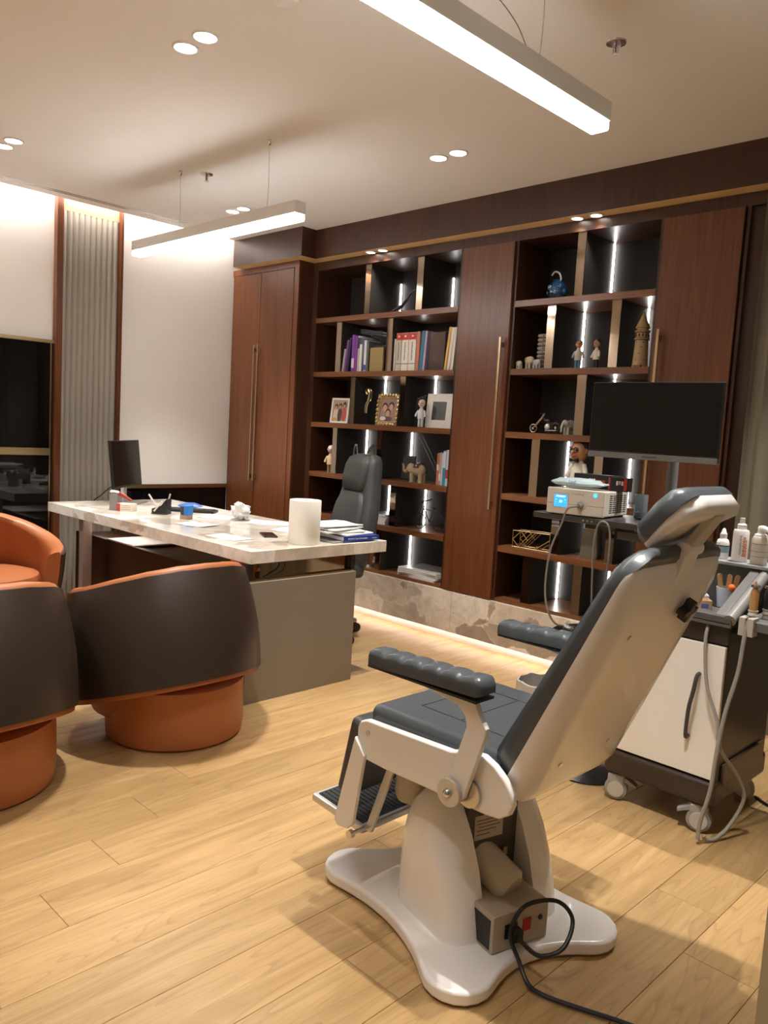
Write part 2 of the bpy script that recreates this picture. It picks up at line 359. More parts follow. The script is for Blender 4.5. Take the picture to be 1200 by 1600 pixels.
# ================================================================== TALL CABINET
t = thing('tall_cabinet', 'tall walnut double-door cabinet with long bronze handles', 'cabinet', (-5.35, 4.2, 0))
MB().box(X0 + 0.002, -4.912, 3.952, 4.44, 0, 2.633).build('body', 'walnut_dark', t)
MB().box(X0 + 0.002, -4.910, 3.936, 3.952, 2.585, 2.633).build('top_rail', 'walnut', t)
MB().box(-4.962, -4.910, 3.936, 3.952, 0.10, 2.585).build('stile', 'walnut', t)
for xa, xb, hx in ((X0 + 0.02, -5.384, -5.405), (-5.380, -4.966, -5.355)):
    d = MB().box(xa, xb, 3.932, 3.951, 0.10, 2.580).build('door', 'walnut', t, bevel=0.0015)
    h = MB().box(hx - 0.007, hx + 0.007, 3.898, 3.908, 0.91, 2.01)
    for zz in (0.93, 1.95): h.box(hx - 0.006, hx + 0.006, 3.908, 3.932, zz, zz + 0.03)
    h.build('handle', 'bronze', d)
MB().box(X0 + 0.002, -4.910, 3.96, 3.97, 0, 0.10).build('toe_kick', 'black', t)

# ================================================================== BOOKCASE
YB, YK = 4.08, 4.43
bk = thing('built_in_bookcase', 'walnut built-in bookcase with lit niches, two tall doors and a stone plinth', 'bookcase', (-3.2, 4.25, 0))
MB().box(-4.908, -1.30, YK, YK + 0.015, 0.345, 2.57).build('back_panel', 'back', bk)
for a, b in ((-4.908, -4.852), (-3.430, -3.402), (-2.998, -2.980), (-2.072, -2.054), (-1.630, -1.612)):
    MB().box(a, b, YB, YK, 0.345, 2.57).build('side_panel', 'walnut_dark', bk)
MB().box(-1.612, -1.30, YB + 0.03, YB + 0.05, 0.345, 2.57).build('end_panel', 'walnut_dark', bk)
MB().box(-4.908, -1.30, YB, YK + 0.015, 2.57, 2.633).build('top_rail', 'walnut_dark', bk)
BAYS = ((-4.852, -3.430), (-2.980, -2.072))
SH = (2.21, 1.80, 1.415, 1.03, 0.70, 0.365)
for a, b in BAYS:
    for z in SH: MB().box(a, b, YB - 0.004 if z > 0.4 else YB, YK, z - (0.037 if z > 0.4 else 0.02), z).build('shelf', 'walnut_h', bk)
for xa, xb, hx in ((-3.402, -2.998, -3.035), (-2.050, -1.632, -2.012)):
    d = MB().box(xa + 0.002, xb - 0.002, YB - 0.020, YB, 0.352, 2.566).build('door', 'walnut', bk, bevel=0.0015)
    h = MB().box(hx - 0.007, hx + 0.007, YB - 0.056, YB - 0.046, 0.925, 1.99)
    for zz in (0.945, 1.93): h.box(hx - 0.006, hx + 0.006, YB - 0.046, YB - 0.020, zz, zz + 0.03)
    h.build('handle', 'bronze', d)
# dividers: mirrored front edge, dark cheeks, light strip in the back corner
DIV = [(0, -4.339, -4.284), (0, -3.828, -3.772), (1, -4.627, -4.573), (1, -4.089, -4.036), (2, -4.443, -4.392), (2, -3.930, -3.880), (3, -4.615, -4.566), (3, -4.130, -4.082),
       (4, -4.339, -4.287), (4, -3.964, -3.912), (5, -4.585, -4.535), (5, -4.085, -4.035),
       (0, -2.583, -2.530), (1, -2.752, -2.697), (1, -2.330, -2.275), (2, -2.516, -2.455), (3, -2.795, -2.738), (3, -2.362, -2.308), (4, -2.612, -2.560), (4, -2.250, -2.200), (5, -2.796, -2.738), (5, -2.440, -2.384)]
TOPS = (2.57, 2.173, 1.763, 1.378, 0.993, 0.663)
for c, a, b in DIV:
    z0, z1 = SH[c], TOPS[c]
    d = MB().box(a, b, YB + 0.022, YK, z0, z1).build('divider', 'back', bk)
    MB().box(a, b, YB + 0.018, YB + 0.022, z0, z1).build('mirror_edge', 'bronze_mirror', d)
    lz1 = z1 - (0.09 if c < 2 and a < -3 else 0.0)
    MB().box(b, b + 0.006, YK - 0.022, YK - 0.010, z0 + 0.004, lz1 - 0.004).build('led_strip', 'led', d, smooth=False)
for a, b in ((-4.905, -4.502), (-4.500, -3.312), (-3.310, -2.122), (-2.120, -1.30)):
    MB().box(a, b, YB - 0.022, YB + 0.012, 0.070, 0.343).build('stone_slab', 'marble_p', bk, bevel=0.001)
MB().box(-4.908, -1.30, 4.135, 4.15, 0, 0.345).build('toe_kick', C(0.60, 0.46, 0.40, 0.4, var=0.2, bscale=14), bk)
MB().box(-4.905, -1.30, 4.094, 4.104, 0.072, 0.080).build('toe_led', 'toe', bk)

# ================================================================== CURTAIN
pr = []
for i in range(0, 161):
    x = -1.512 + 1.9 * i / 160; pr.append((x, 4.005 + 0.028 * math.sin(i * 0.62) + 0.008 * math.sin(i * 1.7)))
m = MB(); m.rings([[(p[0], p[1], z) for p in pr] + [(p[0], p[1] + 0.006, z) for p in reversed(pr)] for z in (0.02, 2.62)])
tag(m.build('curtain', 'curtain', angle=60), 'greenish beige curtain hanging at the right end of the bookcase', 'curtain')

# ================================================================== CEILING FITTINGS
def downlight(x, y, z, label, group, watts, colr, ang, r=0.045):
    t = thing('downlight', label, 'downlight', (x, y, z), group)
    MB().lathe([(r, 0.0), (r + 0.008, 0.0), (r + 0.008, -0.004), (r, -0.006), (r - 0.003, -0.002), (r - 0.003, 0.0)], (x, y, z), 24).build('trim_ring', 'lamp_body', t)
    MB().lathe([(0.001, -0.0005), (r - 0.004, -0.0005), (r - 0.004, -0.003), (0.001, -0.003)], (x, y, z), 24).build('lens', 'spot_lens', t)
    l = spot('downlight_beam', x, y, z - 0.012, watts, colr, ang); l.parent = t; l.location = (0, 0, -0.012)
    return t
PAIR = ('in the pair nearest the top of the photo', 'in the pair at the left edge of the photo', 'in the pair above the left end of the bookcase', 'in the pair beyond the far pendant')
PAIR = {0: 'of the pair nearest the top edge of the photo', 2: 'of the pair at the left edge of the photo', 4: 'of the pair in front of the bookcase centre', 6: 'of the pair above the far pendant lamp'}
for i, (x, y) in enumerate(SPOTS):
    if i < 8: lab = 'round ceiling downlight, %s one %s' % ('left' if i % 2 == 0 else 'right', PAIR[i - i % 2])
    else: lab = 'round ceiling downlight outside the picture'
    downlight(x, y, CEIL, lab, 'round ceiling downlights', SPOT_W if y > 0.5 else SPOT_W * 0.55, WARM, 70)
for i, (x, y) in enumerate(SOFFIT_SPOTS):
    downlight(x, y, 2.6335, 'small round soffit downlight, %s one above the %s bookcase bay' % (('left', 'right')[i % 2], ('left', 'right')[i // 2]), 'soffit downlights', 6.0, WARM, 110, 0.032)

def pendant(label, along, p0, p1, ctr, cables, loop):
    mid = (p0 + p1) / 2
    loc = (mid, ctr, 2.40) if along == 'x' else (ctr, mid, 2.40)
    t = thing('linear_pendant', label, 'pendant lamp', loc)
    def bx(a, b, hw, z0, z1): return MB().box(a, b, ctr - hw, ctr + hw, z0, z1) if along == 'x' else MB().box(ctr - hw, ctr + hw, a, b, z0, z1)
    bx(p0, p1, 0.035, 2.432, 2.492).build('body', 'lamp_body', t, bevel=0.002)
    bx(p0 + 0.003, p1 - 0.003, 0.034, 2.400, 2.432).build('diffuser', 'lamp', t, bevel=0.008, seg=3)
    for c in cables:
        q = (c, ctr) if along == 'x' else (ctr, c)
        b = 0.012
        MB().tube(bez([(q[0], q[1], 2.49), (q[0] + b * 0.5, q[1], 2.60), (q[0] + b * 0.3, q[1], 2.72), (q[0], q[1], CEIL - 0.005)], 6), 0.0017, 6).build('cable', 'alu', t)
        MB().lathe([(0.009, 0), (0.009, -0.022), (0.004, -0.030)], (q[0], q[1], CEIL), 12).build('ceiling_cup', 'steel', t)
    if loop:
        MB().tube(bez(loop, 8), 0.0016, 6).build('power_lead', 'hose', t)
    return t
pendant('long white linear pendant lamp above the treatment chair', 'y', 0.35, 2.435, -1.482, (2.06, 0.75),
        [(-1.462, 1.60, 2.494), (-1.452, 1.66, 2.55), (-1.452, 1.78, 2.57), (-1.456, 1.90, 2.54), (-1.47, 1.99, 2.494)])
pendant('white linear pendant lamp hanging above the marble desk', 'x', -4.905, -3.245, 2.592, (-4.393, -3.525), [(-4.60, 2.592, 2.494), (-4.62, 2.594, 2.502), (-4.66, 2.592, 2.494)])
for x, y, lab in ((-1.635, 2.745, 'chrome sprinkler head on the ceiling right of the near pendant'), (-4.317, 2.723, 'small sprinkler head on the ceiling above the far pendant')):
    t = thing('sprinkler', lab, 'sprinkler', (x, y, CEIL), 'ceiling sprinklers')
    MB().lathe([(0.002, 0), (0.038, 0), (0.036, -0.005), (0.020, -0.010), (0.010, -0.010)], (x, y, CEIL), 20).build('rosette', 'steel', t)
    MB().cyl((x, y, CEIL - 0.01), (x, y, CEIL - 0.036), 0.003, 8).build('bulb', C(0.25, 0.05, 0.04, 0.2), t)
    for s in (-1, 1): MB().tube([(x + s * 0.009, y, CEIL - 0.009), (x + s * 0.010, y, CEIL - 0.028), (x + s * 0.003, y, CEIL - 0.040)], 0.0022, 6).build('yoke_arm', 'steel', t)
    MB().lathe([(0.001, -0.040), (0.013, -0.040), (0.013, -0.042), (0.001, -0.042)], (x, y, CEIL), 12).build('deflector', 'steel', t)
t = thing('smoke_detector', 'round white smoke detector at the top edge of the photo', 'detector', (-2.335, 1.755, CEIL))
MB().lathe([(0.001, 0), (0.058, 0), (0.058, -0.012), (0.050, -0.018), (0.001, -0.018)], (-2.335, 1.755, CEIL), 28).build('base', 'white_matte', t)
MB().lathe([(0.040, -0.018), (0.040, -0.034), (0.030, -0.042), (0.001, -0.044)], (-2.335, 1.755, CEIL), 28).build('cap', 'white_matte', t)

# ================================================================== DESK
DX0, DX1, DY0, DY1, DZ = -5.468, -3.116, 2.280, 3.212, 0.762
t = thing('marble_desk', 'large executive desk with a thick beige marble top and greige end panel', 'desk', (-4.3, 2.75, 0))
MB().box(DX0, DX1, DY0, DY1, 0.700, DZ).build('top', 'marble', t, bevel=0.0015)
MB().box(-3.165, DX1 + 0.002, 2.268, 2.985, 0.0, 0.608).build('end_panel', 'lacquer', t, bevel=0.002)
MB().box(-3.62, -3.166, 2.47, 2.97, 0.0, 0.606).build('drawer_unit', 'walnut_dark', t)
MB().box(-3.165, -3.125, 2.275, 2.978, 0.608, 0.616).build('shadow_strip', 'bronze', t)
MB().box(-3.40, -3.150, 2.36, 2.955, 0.616, 0.700).build('mirror_box', 'bronze_mirror', t)
for y in (2.272, 2.952):
    MB().box(-3.158, -3.124, y, y + 0.03, 0.616, 0.700).build('post', 'black', t)
MB().box(-5.42, -3.63, 2.46, 2.50, 0.02, 0.560).build('modesty_panel', 'walnut_dark', t)
MB().box(-5.42, -3.63, 2.50, 2.90, 0.02, 0.545).build('credenza', 'walnut_dark', t)
MB().box(-5.02, -4.965, 2.300, 2.36, 0.0, 0.700).build('leg', C(0.62, 0.48, 0.42, 0.35, metal=0.7), t)
MB().box(-5.02, -4.965, 3.10, 3.16, 0.0, 0.700).build('leg', 'bronze_mirror', t)
MB().box(-5.30, -4.62, 2.56, 2.572, 0.690, 0.699).build('led_strip', 'toe', t)
MB().box(-4.96, -4.60, 2.462, 2.88, 0.560, 0.568).build('light_shelf', 'white_matte', t)

# ================================================================== BARREL CHAIRS
RIM = (0.774, 0.768, 0.745, 0.708, 0.665, 0.628, 0.600, 0.582, 0.570)
def barrel_chair(c, back_deg, label):
    t = thing('barrel_chair', label, 'armchair', (c[0], c[1], 0), 'brown and cognac barrel chairs')
    a0 = R(back_deg); bd = Vector((math.cos(a0), math.sin(a0)))
    cb = Vector(c) - bd * 0.015 + Vector((-0.02, -0.03)); ct = Vector(c) - bd * 0.165
    RB, RT, TH = 0.405, 0.372, 0.075
    def pt(th, h, inset=0.0):
        ce = cb.lerp(ct, h); r = RB + (RT - RB) * h + 0.022 * math.sin(math.pi * h) - inset
        z0 = 0.190 + 0.125 * math.cos(th); dg_ = min(abs(math.degrees(th)), 159.9) / 20; z1 = RIM[int(dg_)] + (RIM[int(dg_) + 1] - RIM[int(dg_)]) * (dg_ - int(dg_))
        return (ce.x + r * math.cos(a0 + th), ce.y + r * math.sin(a0 + th), z0 + (z1 - z0) * h)
    SP = R(143); n = 56; ths = [-SP + 2 * SP * i / n for i in range(n + 1)]
    m = MB(); rs = []
    for th in ths:
        o = [pt(th, h) for h in (0.0, 0.12, 0.25, 0.4, 0.55, 0.7, 0.82, 0.92, 0.985)]
        rim = [pt(th, 1.010, 0.008), pt(th, 1.004, TH * 0.4), pt(th, 0.975, TH * 0.8)]
        i_ = [pt(th, h, TH) for h in (0.92, 0.8, 0.6, 0.4, 0.2, 0.0)]
        rs.append(o + rim + i_)
    m.rings(rs); m.build('tub', 'orange_leather', t, angle=50)
    m = MB(); rs = []
    SP2 = R(141)
    for i in range(n + 1):
        th = -SP2 + 2 * SP2 * i / n
        hs = (0.045, 0.15, 0.3, 0.45, 0.6, 0.75, 0.88, 0.975)
        rs.append([pt(th, hs[0], 0.002)] + [pt(th, h, -0.012) for h in hs] + [pt(th, hs[-1], 0.002)] + [pt(th, h, 0.006) for h in hs[::-1][1:-1]])
    m.rings(rs); m.build('back_shell', 'brown_leather', t, angle=60)
    cs = cb.lerp(ct, 0.35)
    rs = []
    for r, z in ((0.02, 0.10), (0.285, 0.10), (0.31, 0.16), (0.315, 0.40), (0.300, 0.435), (0.25, 0.45), (0.02, 0.452)):
        rs.append([(cs.x + r * math.cos(k * math.pi / 18) - bd.x * 0.03, cs.y + r * math.sin(k * math.pi / 18) - bd.y * 0.03, z) for k in range(36)])
    MB().rings(rs).build('seat', 'orange_leather', t)
    MB().lathe([(0.02, 0.0), (0.283, 0.0), (0.295, 0.012), (0.300, 0.06), (0.297, 0.25), (0.02, 0.26)], (c[0], c[1], 0), 48).build('base', 'orange_leather', t)
    return t
barrel_chair((-3.065, 1.862), 3, 'cognac barrel chair with brown leather back, beside the desk end panel')
barrel_chair((-3.03, 0.985), 3, 'cognac barrel chair with brown leather back, cut by the left edge of the photo')
barrel_chair((-4.86, 1.62), 192, 'cognac barrel chair facing the camera, its orange inside and seat showing')

# ================================================================== OFFICE CHAIR
OC = (-3.90, 3.58, 0)
t = thing('office_chair', 'dark grey leather high-back office chair behind the desk', 'office chair', OC)
mt = place(OC, -16) @ Matrix.Rotation(R(0), 4, 'X')
def oc_panel(sections, name, mat, seg=2):
    """sections: (half width, y front, y back, z)"""
    m = MB(mt)
    rs = [[(x, y, z) for x, y in rrect(0, (yf + yb) / 2, hw, (yb - yf) / 2, min(hw, (yb - yf) / 2) * 0.75, 4)] for hw, yf, yb, z in sections]
    m.rings(rs); return m.build(name, mat, t, angle=55)
oc_panel([(0.20, -0.03, 0.10, 0.45), (0.245, 0.0, 0.13, 0.58), (0.25, 0.025, 0.15, 0.74), (0.23, 0.055, 0.175, 0.88), (0.195, 0.075, 0.195, 0.99), (0.175, 0.09, 0.21, 1.09), (0.160, 0.105, 0.215, 1.165), (0.135, 0.12, 0.207, 1.203), (0.095, 0.14, 0.19, 1.215)], 'back_shell', 'grey_leather')
oc_panel([(0.160, -0.045, 0.05, 0.48), (0.20, -0.03, 0.06, 0.56), (0.205, -0.005, 0.08, 0.74), (0.185, 0.028, 0.11, 0.88), (0.15, 0.052, 0.13, 0.955), (0.13, 0.065, 0.13, 0.972)], 'backrest', 'grey_leather')
oc_panel([(0.120, 0.065, 0.14, 0.970), (0.142, 0.048, 0.14, 0.990), (0.152, 0.052, 0.15, 1.07), (0.145, 0.066, 0.16, 1.14), (0.125, 0.085, 0.17, 1.190), (0.095, 0.11, 0.17, 1.208)], 'headrest', 'grey_leather')
for s in (-1, 1):
    m = MB(mt); m.tube(bez([(s * 0.27, 0.08, 0.52), (s * 0.30, 0.06, 0.66), (s * 0.30, -0.08, 0.69), (s * 0.29, -0.26, 0.66), (s * 0.26, -0.28, 0.50)], 6), 0.018, 8); m.build('armrest', C(0.13, 0.05, 0.02, 0.3), t)
m = MB(mt); m.box(-0.26, 0.26, -0.42, 0.06, 0.42, 0.51); m.build('seat', 'grey_leather', t, bevel=0.035, seg=4)
m = MB(mt); m.cyl((0, -0.15, 0.10), (0, -0.15, 0.42), 0.028); m.build('gas_lift', 'steel', t)
for k in range(5):
    a = R(72 * k + 20); m = MB(mt)
    m.tube([(0, -0.15, 0.12), (0.30 * math.cos(a), -0.15 + 0.30 * math.sin(a), 0.075)], [0.028, 0.018], 8); l = m.build('leg', 'steel', t)
    m = MB(mt); e = (0.30 * math.cos(a), -0.15 + 0.30 * math.sin(a), 0.032); m.cyl((e[0] - 0.02, e[1], e[2]), (e[0] + 0.02, e[1], e[2]), 0.031, 16); m.build('castor', 'black', l)

# ================================================================== TREATMENT CHAIR
TC = (-1.33, 1.80, 0)
tc = thing('treatment_chair', 'white reclining treatment chair with grey vinyl cushions', 'treatment chair', TC)
rb = rot(TC, -14.5)
def lobe(cx, cy_, a_in, r=0.09, n=8, spread=75):
    return [(cx + r * math.cos(R(a_in - spread + 2 * spread * k / n)), cy_ + r * math.sin(R(a_in - spread + 2 * spread * k / n))) for k in range(n + 1)]
ctrs = [(0.245, -0.215, -42), (0.245, 0.215, 42), (-0.295, 0.215, 138), (-0.295, -0.215, 222)]
poly = []
for i, (lx, ly, a) in enumerate(ctrs):
    lb = lobe(TC[0] + lx, TC[1] + ly, a, 0.095); poly += lb
    nx = ctrs[(i + 1) % 4]; nb = lobe(TC[0] + nx[0], TC[1] + nx[1], nx[2], 0.095)
    A, B = Vector(lb[-1]), Vector(nb[0]); mid = (A + B) / 2; ctrl = mid + (Vector(TC[:2]) - mid) * 0.30
    for k in range(1, 10):
        u = k / 10; poly.append(tuple(A * (1 - u) ** 2 + ctrl * 2 * u * (1 - u) + B * u * u))
MB(rb).prism(poly, 0.003, 0.044, 'z').build('base_plate', 'white', tc, bevel=0.012, seg=3)
# pedestal cheeks
def cheek(sy):
    prof = [(-1.445, 0.040), (-1.442, 0.20), (-1.430, 0.30), (-1.405, 0.365), (-1.365, 0.400), (-1.320, 0.398), (-1.275, 0.365), (-1.225, 0.298), (-1.182, 0.212), (-1.155, 0.125), (-1.140, 0.06), (-1.138, 0.040)]
    cx, cz = -1.300, 0.040
    rs = []
    for yy, s, sz in ((0.088, 1.0, 1.0), (0.120, 0.995, 0.99), (0.150, 0.965, 0.965), (0.175, 0.90, 0.92), (0.192, 0.78, 0.84), (0.200, 0.62, 0.74)):
        rs.append([(cx + (x - cx) * s, TC[1] + sy * yy, cz + (z - cz) * sz) for x, z in prof])
    return MB(rb).rings(rs).build('pedestal_cheek', 'white', tc, angle=60)
cheek(-1); cheek(1)
MB(rb).box(-1.440, -1.40, 1.715, 1.885, 0.04, 0.33).build('rear_cover', 'white', tc, bevel=0.01)
core = MB(rb).box(-1.40, -1.245, 1.714, 1.886, 0.04, 0.50).build('column', C(0.060, 0.050, 0.042, 0.45), tc)
MB(rb).box(-1.2448, -1.2435, 1.735, 1.835, 0.265, 0.335).build('rating_plate', C(0.42, 0.36, 0.28, 0.35), core)
for z_, a_, b_ in ((0.320, 1.742, 1.80), (0.310, 1.742, 1.815), (0.300, 1.75, 1.825), (0.290, 1.742, 1.81), (0.278, 1.742, 1.79)):
    MB(rb).box(-1.2436, -1.2430, a_, b_, z_, z_ + 0.0025).build('plate_print', C(0.10, 0.08, 0.06, 0.5), core)
MB(rb).box(-1.2436, -1.2430, 1.812, 1.828, 0.322, 0.330).build('plate_logo', 'black', core)
MB(rb).box(-1.2448, -1.236, 1.838, 1.852, 0.205, 0.228).build('latch', 'brass', core)
MB(rb).tube([(-1.30, 1.775, 0.215), (-1.275, 1.775, 0.210), (-1.16, 1.800, 0.165), (-1.148, 1.803, 0.160)], [0.035, 0.052, 0.052, 0.038], 20).build('motor', 'offwhite', tc)
pb = MB(rb).box(-1.225, -1.080, 1.685, 1.875, 0.046, 0.150).build('power_box', C(0.40, 0.35, 0.27, 0.4), tc, bevel=0.004)
MB(rb).box(-1.081, -1.077, 1.786, 1.812, 0.085, 0.118).build('rocker_switch', C(0.45, 0.01, 0.01, 0.25), pb)
MB(rb).cyl((-1.081, 1.846, 0.108), (-1.077, 1.846, 0.108), 0.007, 12).build('fuse', 'black', pb)
MB(rb).box(-1.081, -1.076, 1.725, 1.765, 0.080, 0.118).build('inlet', 'black', pb)
MB(rb).box(-1.20, -1.09, 1.6835, 1.685, 0.055, 0.135).build('side_opening', 'black', pb)
# seat rails
RAIL = [(-1.559, 0.500), (-1.559, 0.545), (-1.548, 0.565), (-1.525, 0.574), (-1.22, 0.585), (-1.165, 0.602), (-1.120, 0.606), (-1.085, 0.592), (-1.050, 0.566), (-1.030, 0.540), (-1.024, 0.512), (-1.034, 0.485), (-1.060, 0.467), (-1.10, 0.462), (-1.28, 0.460), (-1.44, 0.457), (-1.525, 0.460), (-1.548, 0.472)]
for y0, y1 in ((1.532, 1.556), (2.044, 2.068)):
    MB().prism([(x if y0 < 1.8 else min(x, -1.095), z) for x, z in (RAIL if y0 < 1.8 else [p for p in RAIL if p[0] < -1.09])], y0, y1).build('side_rail', 'white', tc, bevel=0.006, seg=3)
MB().box(-1.50, -1.12, 1.556, 2.044, 0.475, 0.535).build('under_frame', 'white', tc)
MB().cyl((-1.515, 1.529, 0.540), (-1.515, 1.533, 0.540), 0.007, 12).build('rail_screw', 'steel', tc)
MB().box(-1.46, -1.20, 1.68, 1.92, 0.42, 0.48).build('swivel_mount', 'char', tc)
MB().lathe([(0.02, 0), (0.045, 0.004), (0.052, 0.02), (0.052, 0.155), (0.02, 0.156)], (-1.475, 1.69, 0.315), 20).build('actuator_cover', C(0.50, 0.45, 0.36, 0.4), tc)
# seat cushion with stitched panels
sc_ = MB().box(-1.545, -1.075, 1.560, 2.040, 0.535, 0.612).build('seat_cushion', 'grey_vinyl', tc, bevel=0.028, seg=5)
for a, b, c_, d in ((-1.44, 1.665, -1.14, 1.668), (-1.44, 1.932, -1.14, 1.935), (-1.44, 1.665, -1.437, 1.935), (-1.30, 1.665, -1.297, 1.935)):
    MB().box(a, max(c_, a + 0.003), b, d, 0.6105, 0.6135).build('seam', C(0.045, 0.05, 0.055, 0.5), sc_)
# backrest
u0 = Vector((-1.050, 0, 0.560)); ud = Vector((0.262, 0, 0.545)).normalized(); vd = Vector((ud.z, 0, -ud.x))   # vd points behind the back
def bp(u, y, v): p = u0 + ud * u + vd * v; return (p.x, y, p.z)
YC, HW = 1.795, 0.235
rs = []
VF = -0.016
for u, s, d_ in ((-0.060, 0.86, 0.020), (-0.050, 0.95, 0.040), (-0.020, 1.0, 0.046), (0.12, 1.0, 0.042), (0.30, 1.0, 0.034), (0.46, 1.0, 0.026), (0.560, 1.0, 0.020), (0.594, 0.975, 0.012), (0.612, 0.93, 0.002), (0.620, 0.86, -0.008)):
    w_ = HW * s; t_ = d_ - VF
    rs.append([bp(u, YC - w_, VF), bp(u, YC - w_, VF + t_ * 0.28), bp(u, YC - w_ * 0.965, VF + t_ * 0.66), bp(u, YC - w_ * 0.87, VF + t_ * 0.94), bp(u, YC - w_ * 0.72, d_), bp(u, YC, d_),
               bp(u, YC + w_ * 0.72, d_), bp(u, YC + w_ * 0.87, VF + t_ * 0.94), bp(u, YC + w_ * 0.965, VF + t_ * 0.66), bp(u, YC + w_, VF + t_ * 0.28), bp(u, YC + w_, VF)])
sh = MB().rings(rs).build('back_shell', 'white', tc, angle=60)
for u, y, v in ((0.06, YC - 0.13, 0.0435), (0.07, YC + 0.09, 0.0435), (0.44, YC - 0.13, 0.028)):
    MB().cyl(bp(u, y, v - 0.003), bp(u, y, v + 0.003), 0.007, 12).build('screw', 'steel', sh)
rs = []
for u, s, d0, d1 in ((-0.004, 0.93, -0.035, VF), (0.004, 0.98, -0.070, VF), (0.03, 1.0, -0.082, VF), (0.30, 1.0, -0.068, VF), (0.55, 1.0, -0.052, VF), (0.590, 0.985, -0.049, VF), (0.612, 0.935, -0.047, VF + 0.012), (0.636, 0.81, -0.040, VF + 0.014), (0.650, 0.68, -0.028, VF + 0.010), (0.655, 0.60, -0.018, VF + 0.004)):
    w_ = HW * s; q = d0 - d1
    rs.append([bp(u, YC - w_, d1), bp(u, YC - w_, d1 + q * 0.5), bp(u, YC - w_ * 0.975, d1 + q * 0.86), bp(u, YC - w_ * 0.90, d0), bp(u, YC, d0 - 0.002), bp(u, YC + w_ * 0.90, d0), bp(u, YC + w_ * 0.975, d1 + q * 0.86), bp(u, YC + w_, d1 + q * 0.5), bp(u, YC + w_, d1)])
MB().rings(rs).build('back_cushion', 'grey_vinyl', tc, angle=60)
k = bp(0.500, 1.868, 0.022); k2 = bp(0.500, 1.868, 0.054)
kn = MB(); kk = Vector(k2) - Vector(k); e1 = Vector((0, 1, 0)); e2 = kk.normalized().cross(e1)
star = []
for i in range(4):
    for da, rr in ((-14, 0.031), (14, 0.031), (45, 0.014)): star.append((90 * i + 10 + da, rr))
kn.rings([[tuple(Vector(k) + kk * s + (e1 * math.cos(R(a)) + e2 * math.sin(R(a))) * r_) for a, r_ in star] for s in (0.25, 1.0)])
kn.build('clamp_knob', 'black', tc, bevel=0.002)
# headrest: post, clevis, pad
post_a = Vector((-0.794, YC, 1.072)); post_b = Vector((-0.772, YC, 1.150))
def slab_bar(p0, p1, hw, ht, name, mat, par, bevel=0.004):
    p0, p1 = Vector(p0), Vector(p1); d = (p1 - p0).normalized(); n = Vector((d.z, 0, -d.x)); y = Vector((0, 1, 0))
    m = MB(); m.rings([[tuple(p + y * (sy * hw) + n * (sn * ht)) for sy, sn in ((-1, -1), (1, -1), (1, 1), (-1, 1))] for p in (p0, p1)])
    return m.build(name, mat, par, bevel=bevel, seg=2)
slab_bar(post_a, post_b, 0.034, 0.012, 'headrest_post', 'white', tc)
MB().cyl((post_b.x, YC - 0.040, post_b.z), (post_b.x, YC + 0.040, post_b.z), 0.017, 16).build('pivot', 'white', tc)
hb = Vector((-0.705, 0, 1.262)); hb.y = YC
slab_bar(post_b, Vector((-0.716, YC, 1.238)), 0.030, 0.010, 'headrest_link', C(0.50, 0.46, 0.38, 0.35), tc)
MB().cyl((-0.722, YC - 0.02, 1.245), (-0.722, YC + 0.02, 1.245), 0.013, 12).build('ball_joint', 'steel', tc)
hu0 = Vector((-0.848, 0, 1.168)); hu = Vector((0.105, 0, 0.122)).normalized(); hv = Vector((hu.z, 0, -hu.x))
def hp(u, y, v): p = hu0 + hu * u + hv * v; return (p.x, YC + y, p.z)
def head_part(secs, name, mat):
    rs = []
    for u, w_, d0, d1 in secs:
        r = [(-1, d1), (-1, d0 * 0.5 + d1 * 0.5), (-0.95, d0 * 0.9 + d1 * 0.1), (-0.8, d0), (0, d0), (0.8, d0), (0.95, d0 * 0.9 + d1 * 0.1), (1, d0 * 0.5 + d1 * 0.5), (1, d1)]
        rs.append([hp(u, w_ * a, v) for a, v in r])
    return MB().rings(rs).build(name, mat, tc, angle=60)
head_part([(0.000, 0.085, 0.004, 0.02), (0.006, 0.112, -0.010, 0.022), (0.03, 0.13, -0.024, 0.022), (0.10, 0.138, -0.026, 0.022), (0.138, 0.13, -0.024, 0.022), (0.158, 0.115, -0.010, 0.022), (0.164, 0.095, 0.006, 0.022)], 'headrest_cushion', 'grey_vinyl')
head_part([(0.000, 0.100, 0.028, 0.021), (0.010, 0.118, 0.036, 0.021), (0.05, 0.130, 0.040, 0.021), (0.09, 0.134, 0.046, 0.021), (0.135, 0.126, 0.062, 0.021), (0.156, 0.105, 0.054, 0.021), (0.164, 0.085, 0.036, 0.021)], 'headrest_shell', 'white')
